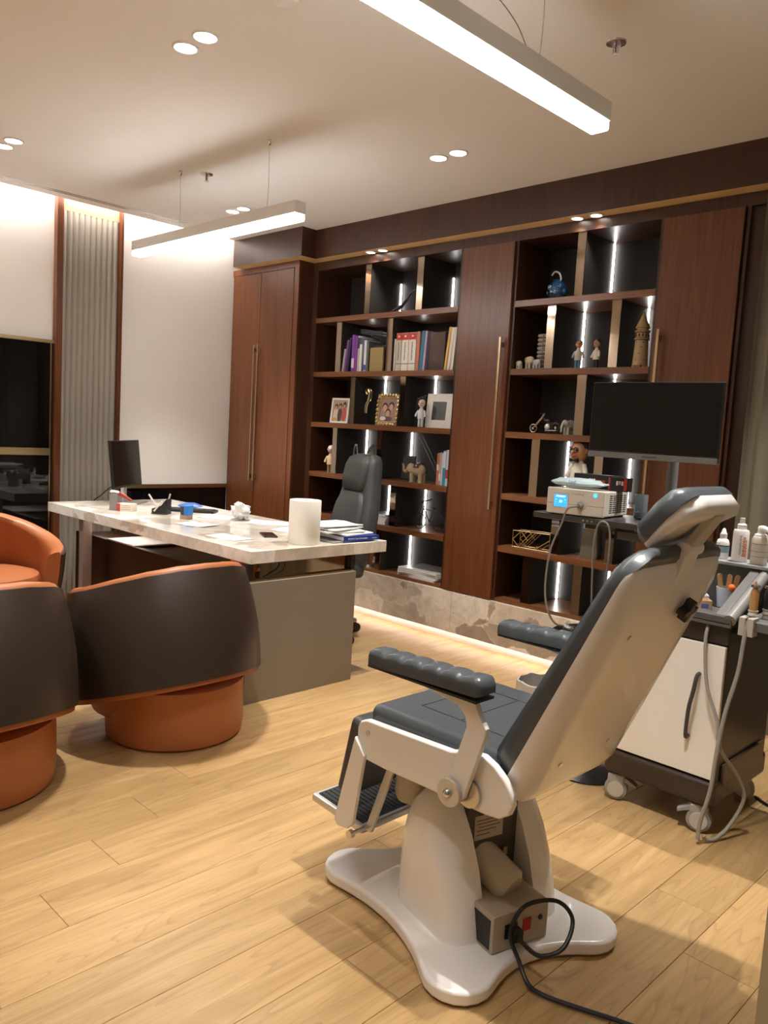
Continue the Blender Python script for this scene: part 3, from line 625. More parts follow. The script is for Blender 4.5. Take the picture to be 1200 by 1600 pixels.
# armrests
for sgn, yb in ((-1, 1.512), (1, 2.088)):
    pad = MB(); x0, x1 = -1.485, -1.100
    pts = []
    rs = []
    nseg = 6
    for i in range(nseg * 8 + 1):
        u = i / (nseg * 8); x = x0 + (x1 - x0) * u; zc = 0.770 + 0.012 * u
        ph = (u * nseg) % 1.0
        puff = 0.010 * (abs(math.sin(math.pi * u * nseg)) ** 0.5)
        e = 1.0 if 0.03 < u < 0.97 else (0.72 if u in (0.0, 1.0) else 0.92)
        hw, top, bot = 0.036 * e, (0.020 + puff) * e, -0.016 * e
        rs.append([(x, yb - hw, zc + bot), (x, yb - hw, zc + top * 0.45), (x, yb - hw * 0.86, zc + top * 0.85), (x, yb - hw * 0.45, zc + top), (x, yb + hw * 0.45, zc + top), (x, yb + hw * 0.86, zc + top * 0.85), (x, yb + hw, zc + top * 0.45), (x, yb + hw, zc + bot)])
    a = pad.rings(rs).build('armrest_pad', 'grey_vinyl', tc, angle=70)
    MB().box(x0 + 0.01, x1 - 0.01, yb - 0.036, yb + 0.036, 0.750, 0.756).build('pad_base', 'black', a)
    pl = [(-1.40, 0.752), (-1.28, 0.735), (-1.185, 0.722), (-1.160, 0.700), (-1.154, 0.675), (-1.193, 0.550), (-1.200, 0.495), (-1.150, 0.490), (-1.136, 0.535), (-1.096, 0.668), (-1.096, 0.685), (-1.116, 0.713), (-1.135, 0.752)]
    MB().prism(pl, yb - 0.009, yb + 0.009).build('armrest_bracket', 'white', tc, bevel=0.003)
    ye = yb + sgn * 0.009
    dk = MB().cyl((-1.186, ye, 0.500), (-1.186, ye + sgn * 0.014, 0.500), 0.036, 28).build('pivot_disc', 'alu', tc, bevel=0.002)
    MB().ball((-1.186, ye + sgn * 0.016, 0.500), 0.012, 0.010, 0.012, 12, 7).build('cap_nut', 'steel', dk)
    MB().cyl((-1.150, yb - sgn * 0.01, 0.502), (-1.150, yb - sgn * 0.030, 0.502), 0.036, 24).build('pivot_collar', 'steel', tc)
# leg section
for y0, y1 in ((1.520, 1.534), (2.066, 2.080)):
    MB().prism([(-1.556, 0.520), (-1.515, 0.475), (-1.548, 0.262), (-1.568, 0.242), (-1.608, 0.236), (-1.625, 0.250)], y0, y1).build('leg_arm', 'white', tc, bevel=0.003)
for y0, y1 in ((1.580, 1.592), (2.008, 2.020)):
    MB().prism([(-1.470, 0.470), (-1.445, 0.470), (-1.530, 0.225), (-1.556, 0.225)], y0, y1).build('leg_link', 'alu', tc, bevel=0.002)
for y, s in ((1.520, -1), (2.080, 1)):
    MB().cyl((-1.545, y, 0.238), (-1.545, y + s * 0.014, 0.238), 0.012, 12).build('leg_bolt', 'steel', tc)
    MB().cyl((-1.545, y, 0.238), (-1.545, 1.8, 0.238), 0.006, 8).build('leg_axle', 'steel', tc)
cp = MB(Matrix.Translation((-1.645, 1.80, 0.415)) @ Matrix.Rotation(R(12), 4, 'Y')); cp.box(-0.028, 0.028, -0.215, 0.215, -0.135, 0.125); cp.build('calf_pad', 'grey_leather', tc, bevel=0.024, seg=4)
mf = Matrix.Translation((-1.685, 1.79, 0.222)) @ Matrix.Rotation(R(5), 4, 'Y')
fp = MB(mf); fp.box(-0.115, 0.115, -0.205, 0.205, -0.012, 0.012); fpo = fp.build('foot_plate', 'alu', tc, bevel=0.006)
m = MB(mf); m.box(-0.100, 0.100, -0.190, 0.190, 0.0115, 0.0150); pad_ = m.build('foot_mat', 'rubber', fpo)
m = MB(mf)
for k_ in range(22):
    yy = -0.182 + k_ * 0.0173; m.box(-0.094, 0.094, yy - 0.004, yy + 0.004, 0.0148, 0.0175)
m.build('tread', 'rubber', fpo)['kind'] = 'stuff'
# mains lead of the chair
def W(p): return tuple(rb @ Vector(p))
lead = [W((-1.077, 1.745, 0.098)), W((-1.03, 1.742, 0.096)), W((-0.985, 1.765, 0.080)), W((-0.962, 1.82, 0.10)), W((-0.985, 1.868, 0.150)), W((-1.03, 1.85, 0.180)), W((-1.06, 1.77, 0.170)), W((-1.058, 1.725, 0.11)), (-1.052, 1.655, 0.056), (-1.010, 1.640, 0.022), (-0.975, 1.648, 0.010), (-0.925, 1.663, 0.009), (-0.855, 1.690, 0.009), (-0.79, 1.716, 0.009), (-0.70, 1.74, 0.009), (-0.55, 1.76, 0.009)]
pl = thing('mains_lead', 'black mains lead looping from the treatment chair onto the floor', 'cable', (-0.9, 1.5, 0))
MB().tube(bez(lead, 8), 0.0058, 8).build('cord', 'black', pl)
MB(rb).box(-1.076, -1.045, 1.728, 1.762, 0.083, 0.115).build('plug', 'black', pl, bevel=0.005)

# ================================================================== TREATMENT TROLLEY
CX0, CX1, CY0, CY1 = -1.455, -1.042, 2.805, 3.30
ca = thing('medical_trolley', 'dark brown medical trolley on castors with a white door and instrument tray', 'trolley', ((CX0 + CX1) / 2, 3.05, 0))
MB().box(CX0 + 0.01, CX1, CY0 + 0.02, CY1, 0.195, 0.700).build('body', 'brown_plastic', ca, bevel=0.004)
MB().box(CX0 - 0.01, CX1 + 0.01, CY0 - 0.01, CY1 + 0.01, 0.105, 0.200).build('plinth', 'brown_plastic', ca, bevel=0.02, seg=3)
MB().box(CX1 + 0.0, CX1 + 0.012, CY0 + 0.06, CY1 - 0.04, 0.175, 0.255).build('bumper', C(0.10, 0.07, 0.045, 0.35), ca, bevel=0.004)
d = MB().box(CX0 + 0.02, CX1 - 0.004, CY0, CY0 + 0.018, 0.208, 0.692).build('door', 'door_white', ca, bevel=0.002)
MB().tube(bez([(-1.148, CY0, 0.345), (-1.148, CY0 - 0.022, 0.352), (-1.142, CY0 - 0.032, 0.45), (-1.132, CY0 - 0.030, 0.52), (-1.128, CY0 - 0.022, 0.572), (-1.128, CY0, 0.58)], 5), 0.0075, 8).build('handle', 'char', d)
MB().box(CX0, CX1 + 0.004, CY0 + 0.005, CY1, 0.700, 0.772).build('upper_band', C(0.030, 0.022, 0.016, 0.4), ca, bevel=0.006)
for i, (x, y) in enumerate(((CX0 + 0.04, CY0 + 0.02), (CX1 - 0.045, CY0 + 0.02), (CX0 + 0.04, CY1 - 0.06), (CX1 - 0.045, CY1 - 0.06))):
    mm_ = rot((x, y, 0), 18)      # the wheel discs face the room
    w_ = MB(mm_).cyl((x, y - 0.016, 0.045), (x, y + 0.016, 0.045), 0.044, 24).build('castor', 'grey_plastic', ca, bevel=0.005)
    w_['label'] = 'grey braked castor'
    MB(mm_).cyl((x, y - 0.022, 0.045), (x, y - 0.016, 0.045), 0.031, 20).build('hub_cap', C(0.52, 0.49, 0.43, 0.4), w_)
    MB(mm_).box(x - 0.034, x + 0.030, y - 0.018, y + 0.026, 0.068, 0.104).build('fork', C(0.36, 0.35, 0.33, 0.4), w_, bevel=0.008)
    sg = -1 if i % 2 else 1
    MB(mm_).prism([(x + sg * 0.030, 0.078), (x + sg * 0.074, 0.062), (x + sg * 0.076, 0.070), (x + sg * 0.032, 0.096)], y - 0.016, y + 0.018).build('brake_pedal', C(0.30, 0.31, 0.31, 0.4), w_)
# tray top with sloping rims rising to a rear bottle shelf
TXL, TXR = -1.50, -1.060
tray = MB().box(TXL, TXR + 0.03, CY0 - 0.015, 3.18, 0.765, 0.785).build('tray', C(0.10, 0.095, 0.09, 0.4), ca, bevel=0.004)
MB().box(TXL, TXR + 0.03, CY0 - 0.015, CY0 + 0.045, 0.772, 0.806).build('front_rim', C(0.085, 0.080, 0.075, 0.4), ca, bevel=0.006)
prf = [(CY0 - 0.012, 0.775), (CY0 - 0.012, 0.808), (3.10, 0.942), (3.20, 0.944), (3.20, 0.775)]
MB().prism(prf, TXR - 0.030, TXR + 0.006, 'x').build('side_rim', C(0.14, 0.135, 0.13, 0.38), ca, bevel=0.004)
MB().prism(prf, TXL, TXL + 0.03, 'x').build('side_rim', C(0.14, 0.135, 0.13, 0.38), ca, bevel=0.004)
MB().tube([(TXR + 0.022, CY0 - 0.012, 0.793), (TXR + 0.022, 3.10, 0.925)], 0.021, 16).build('roller_rail', C(0.20, 0.195, 0.18, 0.42), ca)
MB().box(TXL, TXR + 0.14, 3.08, 3.23, 0.944, 0.957).build('bottle_shelf', C(0.32, 0.33, 0.33, 0.35), ca, bevel=0.003)
MB().box(TXL, TXR + 0.05, 3.165, 3.18, 0.785, 0.944).build('tray_back', C(0.16, 0.17, 0.18, 0.4), ca)
# instrument holder on the right flank
hold = MB().box(-1.012, -0.78, 2.82, 3.16, 0.766, 0.800).build('instrument_shelf', C(0.13, 0.125, 0.12, 0.4), ca, bevel=0.004)
MB().box(-1.04, -0.80, 2.86, 3.10, 0.735, 0.762).build('shelf_bracket', 'char', ca)
for x in (-1.000, -0.972):
    MB().box(x - 0.011, x + 0.011, 2.802, 2.85, 0.748, 0.812).build('hose_clip', C(0.42, 0.40, 0.35, 0.4), ca, bevel=0.002)
# pole, device shelf
MB().tube([(-1.47, 3.18, 0.72), (-1.47, 3.18, 1.45)], 0.022, 16).build('pole', C(0.17, 0.175, 0.18, 0.35), ca)
MB().box(-1.985, -1.49, 2.960, 3.30, 1.040, 1.066).build('device_shelf', C(0.060, 0.058, 0.056, 0.35), ca, bevel=0.005)
MB().box(-1.62, -1.45, 3.04, 3.08, 0.985, 1.020).build('shelf_arm', C(0.12, 0.12, 0.12, 0.4), ca)
MB().box(-1.76, -1.62, 3.02, 3.20, 1.015, 1.040).build('shelf_box', 'char', ca)
for x in (-1.735, -1.715, -1.695): MB().cyl((x, 2.957, 1.052), (x, 2.961, 1.052), 0.0045, 10).build('button', C(0.35, 0.30, 0.22, 0.4), ca)
# two hoses hanging from the trolley
t = thing('hose', 'grey hose from under the tray, looping to the floor beside the front castor', 'hose', (-1.06, 2.75, 0), 'grey trolley hoses')
MB().tube(bez([(-1.115, 2.81, 0.765), (-1.110, 2.785, 0.70), (-1.085, 2.770, 0.56), (-1.035, 2.765, 0.44), (-1.015, 2.775, 0.34), (-0.985, 2.86, 0.24), (-0.965, 2.90, 0.15), (-0.985, 2.86, 0.06), (-1.01, 2.80, 0.012), (-1.03, 2.76, 0.012), (-1.035, 2.745, 0.03)], 8), 0.0065, 8).build('tube', 'hose', t)
t = thing('hose', 'grey hose dropping straight from the instrument clip across the trolley side', 'hose', (-0.97, 2.75, 0), 'grey trolley hoses')
MB().tube(bez([(-0.986, 2.815, 0.80), (-0.986, 2.80, 0.74), (-0.990, 2.785, 0.62), (-1.010, 2.765, 0.48), (-1.020, 2.750, 0.34), (-1.025, 2.740, 0.20), (-1.045, 2.730, 0.08), (-1.045, 2.725, 0.02)], 8), 0.0075, 8).build('tube', 'hose', t)
t = thing('power_cable', 'thin black cable on the floor beside the trolley at the right edge', 'cable', (-0.95, 3.25, 0))
MB().tube(bez([(-1.05, 3.28, 0.006), (-0.97, 3.24, 0.006), (-0.90, 3.26, 0.006), (-0.7, 3.3, 0.006)], 8), 0.005, 6).build('cord', 'black', t)

# -------- monitor above the trolley
mo = thing('wall_monitor', 'black flat monitor with grey lower bezel on the trolley pole', 'monitor', (-1.44, 2.92, 1.33))
MB().box(-1.706, -1.180, 2.905, 2.925, 1.325, 1.621).build('housing', 'black', mo, bevel=0.003)
MB().box(-1.7005, -1.1855, 2.9035, 2.905, 1.352, 1.6165).build('screen', 'black_gloss', mo)
MB().box(-1.706, -1.180, 2.902, 2.926, 1.323, 1.346).build('lower_bezel', C(0.17, 0.165, 0.155, 0.4), mo, bevel=0.002)
MB().box(-1.47, -1.41, 2.9012, 2.902, 1.331, 1.337).build('badge', C(0.07, 0.07, 0.07, 0.4), mo)
MB().box(-1.52, -1.40, 2.925, 2.95, 1.40, 1.54).build('mount_plate', 'char', mo)
MB().box(-1.485, -1.455, 2.95, 3.20, 1.415, 1.45).build('mount_arm', 'char', mo)

# -------- electrosurgery unit on the shelf
DV = (-1.795, 3.09, 1.066)
md = place(DV, 6)
dv = thing('electrosurgery_unit', 'white electrosurgery unit with a blue screen on the trolley shelf', 'medical device', DV)
m = MB(md); m.box(-0.130, 0.130, -0.120, 0.120, 0.006, 0.112); m.build('housing', C(0.70, 0.65, 0.56, 0.35), dv, bevel=0.006, seg=3)
m = MB(md); m.box(-0.131, 0.131, -0.132, -0.118, 0.004, 0.114); fr = m.build('front_panel', C(0.74, 0.70, 0.62, 0.3), dv, bevel=0.006, seg=3)
m = MB(md); m.box(-0.098, -0.030, -0.1345, -0.132, 0.030, 0.094); m.build('screen_frame', C(0.66, 0.60, 0.54, 0.3), fr)
m = MB(md); m.box(-0.094, -0.034, -0.1352, -0.1345, 0.034, 0.086); sc2 = m.build('screen', 'blue_screen', fr)
def dtext(b, s, x, z, mat='white_print', par=sc2): text('print', b, s, md @ face_my(x, -0.1354, z), mat, par, 0.0001)
dtext('30', 0.015, -0.064, 0.056); m = MB(md); m.box(-0.084, -0.044, -0.1354, -0.1352, 0.0755, 0.0805); m.build('header_bar', 'white_print', sc2); dtext('+\n-', 0.010, -0.085, 0.058); dtext('+\n-', 0.010, -0.043, 0.058)
text('device_name', 'CuraMed', 0.015, md @ face_my(0.010, -0.1322, 0.093), C(0.32, 0.30, 0.27, 0.5), fr, 0.0001)
for xa, xb in ((-0.131, -0.102), (-0.028, 0.008), (0.054, 0.131)):
    m = MB(md); m.box(xa, xb, -0.1325, -0.1318, 0.047, 0.049); m.build('groove', C(0.25, 0.22, 0.19, 0.5), fr)
m = MB(md); m.tube([(0.030, -0.131, 0.046), (0.030, -0.136, 0.046)], 0.021, 24); m.build('socket', C(0.55, 0.52, 0.47, 0.3), fr)
m = MB(md); m.tube([(0.030, -0.136, 0.046), (0.030, -0.160, 0.046)], [0.012, 0.009], 16); m.build('plug', C(0.20, 0.19, 0.17, 0.4), fr)
m = MB(md); m.tube([(0.090, -0.1315, 0.094), (0.090, -0.1335, 0.094)], 0.0125, 20); m.build('power_button', C(0.75, 0.80, 0.85, 0.3), fr)
m = MB(md); m.tube([(0.090, -0.1335, 0.094), (0.090, -0.1345, 0.094)], 0.0085, 16); m.build('power_lamp', emat('button_blue', (0.05, 0.4, 0.9), 1.5), fr)
for i in range(5):
    for j in range(9):
        m = MB(md); z = 0.022 + j * 0.0088; y = -0.078 + i * 0.036
        m.box(0.1298, 0.1306, y, y + 0.027, z, z + 0.004); m.build('vent_slot', 'black', dv, smooth=False)
for x in (-0.11, 0.11):
    for y in (-0.10, 0.10): m = MB(md); m.cyl((x, y, 0), (x, y, 0.007), 0.010, 10); m.build('foot', 'black', dv)
p0 = Vector(md @ Vector((0.030, -0.160, 0.046)))
t = thing('electrode_cable', 'thin grey cable running from the white unit down to the stool', 'cable', tuple(p0), 'device cables')
MB().tube(bez([tuple(p0), (p0.x - 0.035, p0.y - 0.025, p0.z - 0.015), (p0.x - 0.055, p0.y - 0.03, p0.z - 0.08), (-1.832, 2.88, 0.92), (-1.838, 2.87, 0.78), (-1.826, 2.875, 0.68), (-1.800, 2.90, 0.612), (-1.765, 2.925, 0.600)], 8), 0.0042, 8).build('cord', 'hose', t)
t = thing('looped_cable', 'grey cable hanging in a tall narrow loop over the shelf front', 'cable', (-1.62, 2.94, 0.75), 'device cables')
MB().tube(bez([(-1.655, 2.945, 0.70), (-1.665, 2.945, 0.85), (-1.668, 2.943, 0.98), (-1.655, 2.943, 1.045), (-1.630, 2.945, 1.060), (-1.605, 2.945, 1.035), (-1.598, 2.947, 0.95), (-1.605, 2.95, 0.80)], 8), 0.0042, 8).build('cord', 'hose', t)

# -------- wipes pack and boxes on the unit
t = thing('wipes_pack', 'pale blue packet of wet wipes lying on the white unit', 'wipes', (-1.80, 3.02, 1.18))
mw = place((-1.815, 3.035, 1.1815), 6); m = MB(mw); rs = []
for u, hw, hh in ((-0.118, 0.030, 0.002), (-0.112, 0.040, 0.004), (-0.09, 0.050, 0.016), (-0.05, 0.052, 0.020), (0.0, 0.054, 0.021), (0.05, 0.052, 0.019), (0.085, 0.050, 0.016), (0.105, 0.036, 0.004), (0.113, 0.048, 0.006), (0.125, 0.030, 0.002)):
    rs.append([(u, hw * math.cos(2 * math.pi * k / 12), 0.0215 + hh * math.sin(2 * math.pi * k / 12) + 0.002 * math.sin(k * 3 + u * 90)) for k in range(12)])
m.rings(rs); m.build('packet', C(0.55, 0.70, 0.74, 0.3), t)
text('brand', 'Leaf', 0.020, mw @ face_my(-0.005, -0.0545, 0.026), C(0.10, 0.18, 0.55, 0.5), t)
for k, (x, y, a, lab) in enumerate(((-1.785, 3.150, 4, 'long black and red carton lying behind the wipes packet'), (-1.665, 3.125, 10, 'short black and red carton with an upright label, right of the long one'))):
    mb_ = place((x, y, 1.1785), a); L_ = 0.105 if k == 0 else 0.038
    t = thing('carton', lab, 'box', (x, y, 1.1785), 'black and red cartons')
    m = MB(mb_); m.box(-L_, L_, -0.03, 0.03, 0.0, 0.062 if k == 0 else 0.058); b_ = m.build('box', C(0.015, 0.012, 0.012, 0.35), t)
    m = MB(mb_); m.box(L_ * 0.55, L_ * 0.9, -0.0308, -0.03, 0.004, 0.056); m.build('red_band', C(0.60, 0.04, 0.02, 0.4), b_)
    m = MB(mb_)
    for q in range(3): m.box(-L_ * 0.32 + q * 0.011, -L_ * 0.32 + q * 0.011 + 0.008, -0.0308, -0.03, 0.026 + 0.004 * (q % 2), 0.044)
    m.build('white_logo', C(0.85, 0.82, 0.8, 0.5), b_)
    m = MB(mb_); m.box(-L_ * 0.02, L_ * 0.4, -0.0308, -0.03, 0.028, 0.040); m.build('red_print', C(0.55, 0.05, 0.03, 0.5), b_)
t = thing('glass_jar', 'clear blue-tinted jar standing right of the white unit', 'jar', (-1.605, 3.20, 1.066))
MB().lathe([(0.02, 0), (0.028, 0.004), (0.028, 0.10), (0.026, 0.104), (0.026, 0.006), (0.02, 0.006)], (-1.605, 3.20, 1.0665), 20).build('glass', C(0.6, 0.72, 0.8, 0.05, trans=0.8), t)
MB().lathe([(0.02, 0.0), (0.0255, 0.0), (0.0255, 0.02), (0.02, 0.02)], (-1.605, 3.20, 1.073), 20).build('liquid', C(0.05, 0.09, 0.2, 0.2), t)

# -------- bottles on the rear shelf
def bottle(x, y, prof, lab, body, parts):
    t = thing('bottle', lab, 'bottle', (x, y, 0.957), 'white bottles on the trolley shelf')
    MB().lathe(prof, (x, y, 0.957), 24).build('body', body, t); return t
b1 = bottle(-1.222, 3.14, [(0.01, 0), (0.022, 0), (0.024, 0.004), (0.024, 0.062), (0.020, 0.074), (0.012, 0.080), (0.010, 0.08)], 'small white dropper bottle with a blue label on the trolley shelf', 'white_matte', 0)
MB().lathe([(0.013, 0.078), (0.013, 0.098), (0.010, 0.102), (0.006, 0.116), (0.002, 0.120)], (-1.222, 3.14, 0.957), 20).build('cap', 'white_matte', b1)
lb = MB().lathe([(0.0243, 0.026), (0.0246, 0.026), (0.0246, 0.050), (0.0243, 0.050)], (-1.222, 3.14, 0.957), 24).build('label', C(0.28, 0.42, 0.52, 0.4), b1)
MB().lathe([(0.0247, 0.050), (0.0249, 0.050), (0.0249, 0.054), (0.0247, 0.054)], (-1.222, 3.14, 0.957), 24).build('label_band', C(0.03, 0.05, 0.10, 0.4), b1)
b2 = bottle(-1.152, 3.130, [(0.01, 0), (0.026, 0), (0.029, 0.004), (0.029, 0.115), (0.026, 0.122), (0.014, 0.124), (0.01, 0.124)], 'tall white spray bottle with orange lettering on the trolley shelf', 'white_matte', 0)
MB().lathe([(0.017, 0.122), (0.017, 0.142), (0.012, 0.146), (0.009, 0.148), (0.009, 0.168), (0.003, 0.168)], (-1.152, 3.130, 0.957), 20).build('spray_cap', 'white_matte', b2)
for da, z0_, z1_, wv, mtl, nm in ((8, 0.024, 0.098, 0.006, C(0.75, 0.25, 0.05, 0.5), 'orange_print'), (26, 0.022, 0.086, 0.004, C(0.75, 0.25, 0.05, 0.5), 'orange_print'), (-18, 0.030, 0.100, 0.004, C(0.45, 0.45, 0.48, 0.5), 'grey_print')):
    aa = R(-52 + da); mm_ = Matrix.Translation((-1.152 + 0.0292 * math.cos(aa), 3.130 + 0.0292 * math.sin(aa), 0.957)) @ Matrix.Rotation(aa, 4, 'Z'); m = MB(mm_); z = z0_; q = 0
    while z < z1_: m.box(-0.001, 0.0005, -wv * (0.6 + 0.4 * (q % 3 == 0)), wv * (0.6 + 0.4 * (q % 2)), z, z + 0.0045); z += 0.0062; q += 1
    m.build(nm, mtl, b2)
b3 = bottle(-1.078, 3.125, [(0.01, 0), (0.027, 0), (0.030, 0.005), (0.030, 0.095), (0.025, 0.106), (0.014, 0.110), (0.01, 0.11)], 'white pump bottle with a beige label on the trolley shelf', C(0.62, 0.56, 0.46, 0.4), 0)
MB().lathe([(0.024, 0.104), (0.022, 0.114), (0.014, 0.118), (0.013, 0.134), (0.004, 0.135)], (-1.078, 3.125, 0.957), 20).build('collar', 'white_matte', b3)
MB().tube(bez([(-1.086, 3.130, 1.093), (-1.071, 3.12, 1.096), (-1.048, 3.105, 1.091), (-1.042, 3.101, 1.085)], 4), [0.010] * 8 + [0.007] * 5, 10).build('pump_head', 'white_matte', b3)
for z in (0.03, 0.05, 0.078):
    MB().lathe([(0.0301, z), (0.0304, z), (0.0304, z + 0.002), (0.0301, z + 0.002)], (-1.078, 3.125, 0.957), 24).build('label_line', C(0.28, 0.24, 0.2, 0.5), b3)

# -------- clutter in the tray
t = thing('spatula_cup', 'white cup of wooden tongue depressors in the trolley tray', 'cup', (-1.165, 3.07, 0.785))
MB().lathe([(0.01, 0), (0.028, 0), (0.036, 0.075), (0.034, 0.075), (0.027, 0.004), (0.01, 0.004)], (-1.165, 3.07, 0.785), 20).build('cup', C(0.62, 0.68, 0.80, 0.35), t)
for dx, dy, a, lab in ((-0.012, 0.0, -10, 'left-leaning wooden tongue depressor in the white cup'), (0.006, -0.006, 3, 'upright wooden tongue depressor in the middle of the white cup'), (0.014, 0.010, 12, 'right-leaning wooden tongue depressor in the white cup')):
    mm_ = Matrix.Translation((-1.165 + dx, 3.07 + dy, 0.800)) @ Matrix.Rotation(R(45), 4, 'Z') @ Matrix.Rotation(R(a), 4, 'Y')
    m = MB(mm_); m.rings([[(x, y, z) for x, z in rrect(0, 0.055, 0.0095, 0.057, 0.009, 4)] for y in (-0.001, 0.001)]); tag(m.build('tongue_depressor', C(0.62, 0.42, 0.22, 0.6)), lab, 'tongue depressor', 'tongue depressors in the cup')
tag(MB().ball((-1.140, 3.055, 0.862), 0.014, 0.014, 0.016, 12, 7).build('orange_swab', C(0.85, 0.16, 0.02, 0.5)), 'orange swab tip at the front of the white cup', 'swab')
for x, y, a, sx, sy, h, c_, lab in ((-1.235, 2.985, 30, 0.036, 0.028, 0.045, (0.70, 0.72, 0.78), 'white and blue carton in the trolley tray'), (-1.190, 2.925, 38, 0.026, 0.030, 0.040, (0.55, 0.36, 0.20), 'small open cardboard box in the trolley tray'), (-1.260, 2.900, 20, 0.022, 0.020, 0.035, (0.70, 0.62, 0.20), 'small yellow and white box in the trolley tray')):
    t = thing('small_box', lab, 'box', (x, y, 0.785)); mm_ = place((x, y, 0.7855), a)
    m = MB(mm_); m.box(-sx, sx, -sy, sy, 0, 0.002); m.box(-sx, -sx + 0.002, -sy, sy, 0, h); m.box(sx - 0.002, sx, -sy, sy, 0, h); m.box(-sx, sx, -sy, -sy + 0.002, 0, h); m.box(-sx, sx, sy - 0.002, sy, 0, h)
    b_ = m.build('tray_box', C(*c_, 0.6), t, smooth=False)
    m = MB(mm_); m.box(-sx * 0.9, sx * 0.9, -sy * 0.9, sy * 0.9, 0.002, h * 0.72); m.build('contents', 'paper', b_)
    m = MB(mm_); m.box(-sx * 0.5, sx * 0.5, -sy - 0.0006, -sy, h * 0.3, h * 0.7); m.build('print', C(0.12, 0.16, 0.45, 0.5), b_)
# -------- instruments on the flank shelf
for x, y, lab, c_, h in ((-0.985, 2.855, 'amber-topped handpiece standing in the hose clip', (0.45, 0.24, 0.09), 0.10), (-0.962, 2.925, 'black handpiece with a steel collar on the instrument shelf', (0.015, 0.015, 0.015), 0.09), (-0.925, 2.885, 'pale instrument cup with brass and chrome fittings on the shelf', (0.42, 0.38, 0.35), 0.07), (-0.925, 3.00, 'chrome-headed handpiece at the back of the instrument shelf', (0.45, 0.43, 0.40), 0.12)):
    t = thing('handpiece', lab, 'instrument', (x, y, 0.80), 'instruments on the trolley flank')
    MB().lathe([(0.004, 0), (0.016, 0), (0.013, 0.01), (0.018, 0.016), (0.014, 0.024), (0.017, 0.032), (0.008, 0.036)], (x, y, 0.8005), 16).build('socket', C(0.50, 0.47, 0.40, 0.4), t)
    MB().lathe([(0.004, 0.034), (0.014, 0.034), (0.014, 0.034 + h * 0.6), (0.009, 0.034 + h * 0.75), (0.003, 0.034 + h)], (x, y, 0.8005), 16).build('grip', C(*c_, 0.3), t)
    MB().lathe([(0.004, 0.034 + h * 0.78), (0.015, 0.034 + h * 0.80), (0.015, 0.034 + h * 0.88), (0.004, 0.034 + h * 0.9)], (x, y, 0.8005), 16).build('collar', 'steel', t)

# ================================================================== STOOL AND BIN
t = thing('stool', 'black round stool half hidden behind the treatment chair', 'stool', (-1.635, 2.96, 0))
MB().lathe([(0.02, 0.545), (0.165, 0.545), (0.187, 0.558), (0.190, 0.575), (0.170, 0.590), (0.02, 0.597)], (-1.640, 2.96, 0), 36).build('seat', C(0.012, 0.011, 0.010, 0.25), t)
MB().cyl((-1.635, 2.96, 0.03), (-1.635, 2.96, 0.545), 0.022, 16).build('column', 'steel', t)
MB().lathe([(0.02, 0.0), (0.136, 0.0), (0.140, 0.008), (0.12, 0.018), (0.05, 0.034), (0.02, 0.036)], (-1.625, 2.955, 0), 36).build('base', 'black', t)
t = thing('waste_bin', 'round waste bin lined with a clear bag behind the chair seat', 'bin', (-1.905, 3.015, 0))
MB().lathe([(0.02, 0.0), (0.085, 0.0), (0.105, 0.285), (0.108, 0.300), (0.104, 0.300), (0.082, 0.006), (0.02, 0.006)], (-1.905, 3.015, 0), 28).build('bucket', C(0.20, 0.19, 0.17, 0.35), t)
rs = []
for r_, z in ((0.1125, 0.23), (0.114, 0.27), (0.112, 0.306), (0.103, 0.308), (0.098, 0.27), (0.090, 0.15)):
    rs.append([(-1.905 + (r_ + 0.003 * math.sin(k * 2.3) * (z > 0.2)) * math.cos(2 * math.pi * k / 28), 3.015 + (r_ + 0.003 * math.sin(k * 2.3)) * math.sin(2 * math.pi * k / 28), z + 0.004 * math.sin(k * 1.7)) for k in range(28)])
MB().rings(rs, cap=False).build('bag', C(0.50, 0.48, 0.44, 0.25), t)

# ================================================================== ON THE DESK
def dthing(name, lab, cat, x, y, group=None): return thing(name, lab, cat, (x, y, DZ), group)
# monitor
MA = 47.0   # facing direction of the desk monitor in degrees from +Y towards... (turned about z)
mm0 = place((-5.285, 2.79, DZ), 132)      # local -y is the screen normal
t = dthing('desk_monitor', 'black desktop monitor on a silver stand at the far end of the desk', 'monitor', -5.285, 2.79)
mt2 = mm0 @ Matrix.Translation((0, 0.02, 0.115)) @ Matrix.Rotation(R(-6), 4, 'X')
m = MB(mt2); m.box(-0.268, 0.268, -0.010, 0.012, 0.0, 0.330); hs = m.build('housing', 'black', t, bevel=0.003)
m = MB(mt2); m.box(-0.262, 0.262, -0.0115, -0.010, 0.016, 0.324); m.build('screen', 'black_gloss', hs)
m = MB(mm0); m.box(-0.03, 0.03, 0.035, 0.06, 0.01, 0.25); m.build('stand_neck', 'alu', t, bevel=0.004)
m = MB(mm0); m.box(-0.12, 0.12, -0.09, 0.10, 0.0, 0.010); m.build('stand_base', C(0.30, 0.28, 0.25, 0.3, metal=0.8), t, bevel=0.004)
m = MB(mm0); m.box(-0.06, 0.06, 0.03, 0.045, 0.18, 0.30); m.build('mount_plate', 'black', t)
t = dthing('monitor_cable', 'black cable trailing from the desk monitor to the left', 'cable', -5.4, 2.7)
MB().tube(bez([(-5.36, 2.70, 0.88), (-5.42, 2.69, 0.85), (-5.47, 2.66, 0.80), (-5.52, 2.62, 0.74), (-5.54, 2.60, 0.60)], 6), 0.004, 6).build('cord', 'black', t)
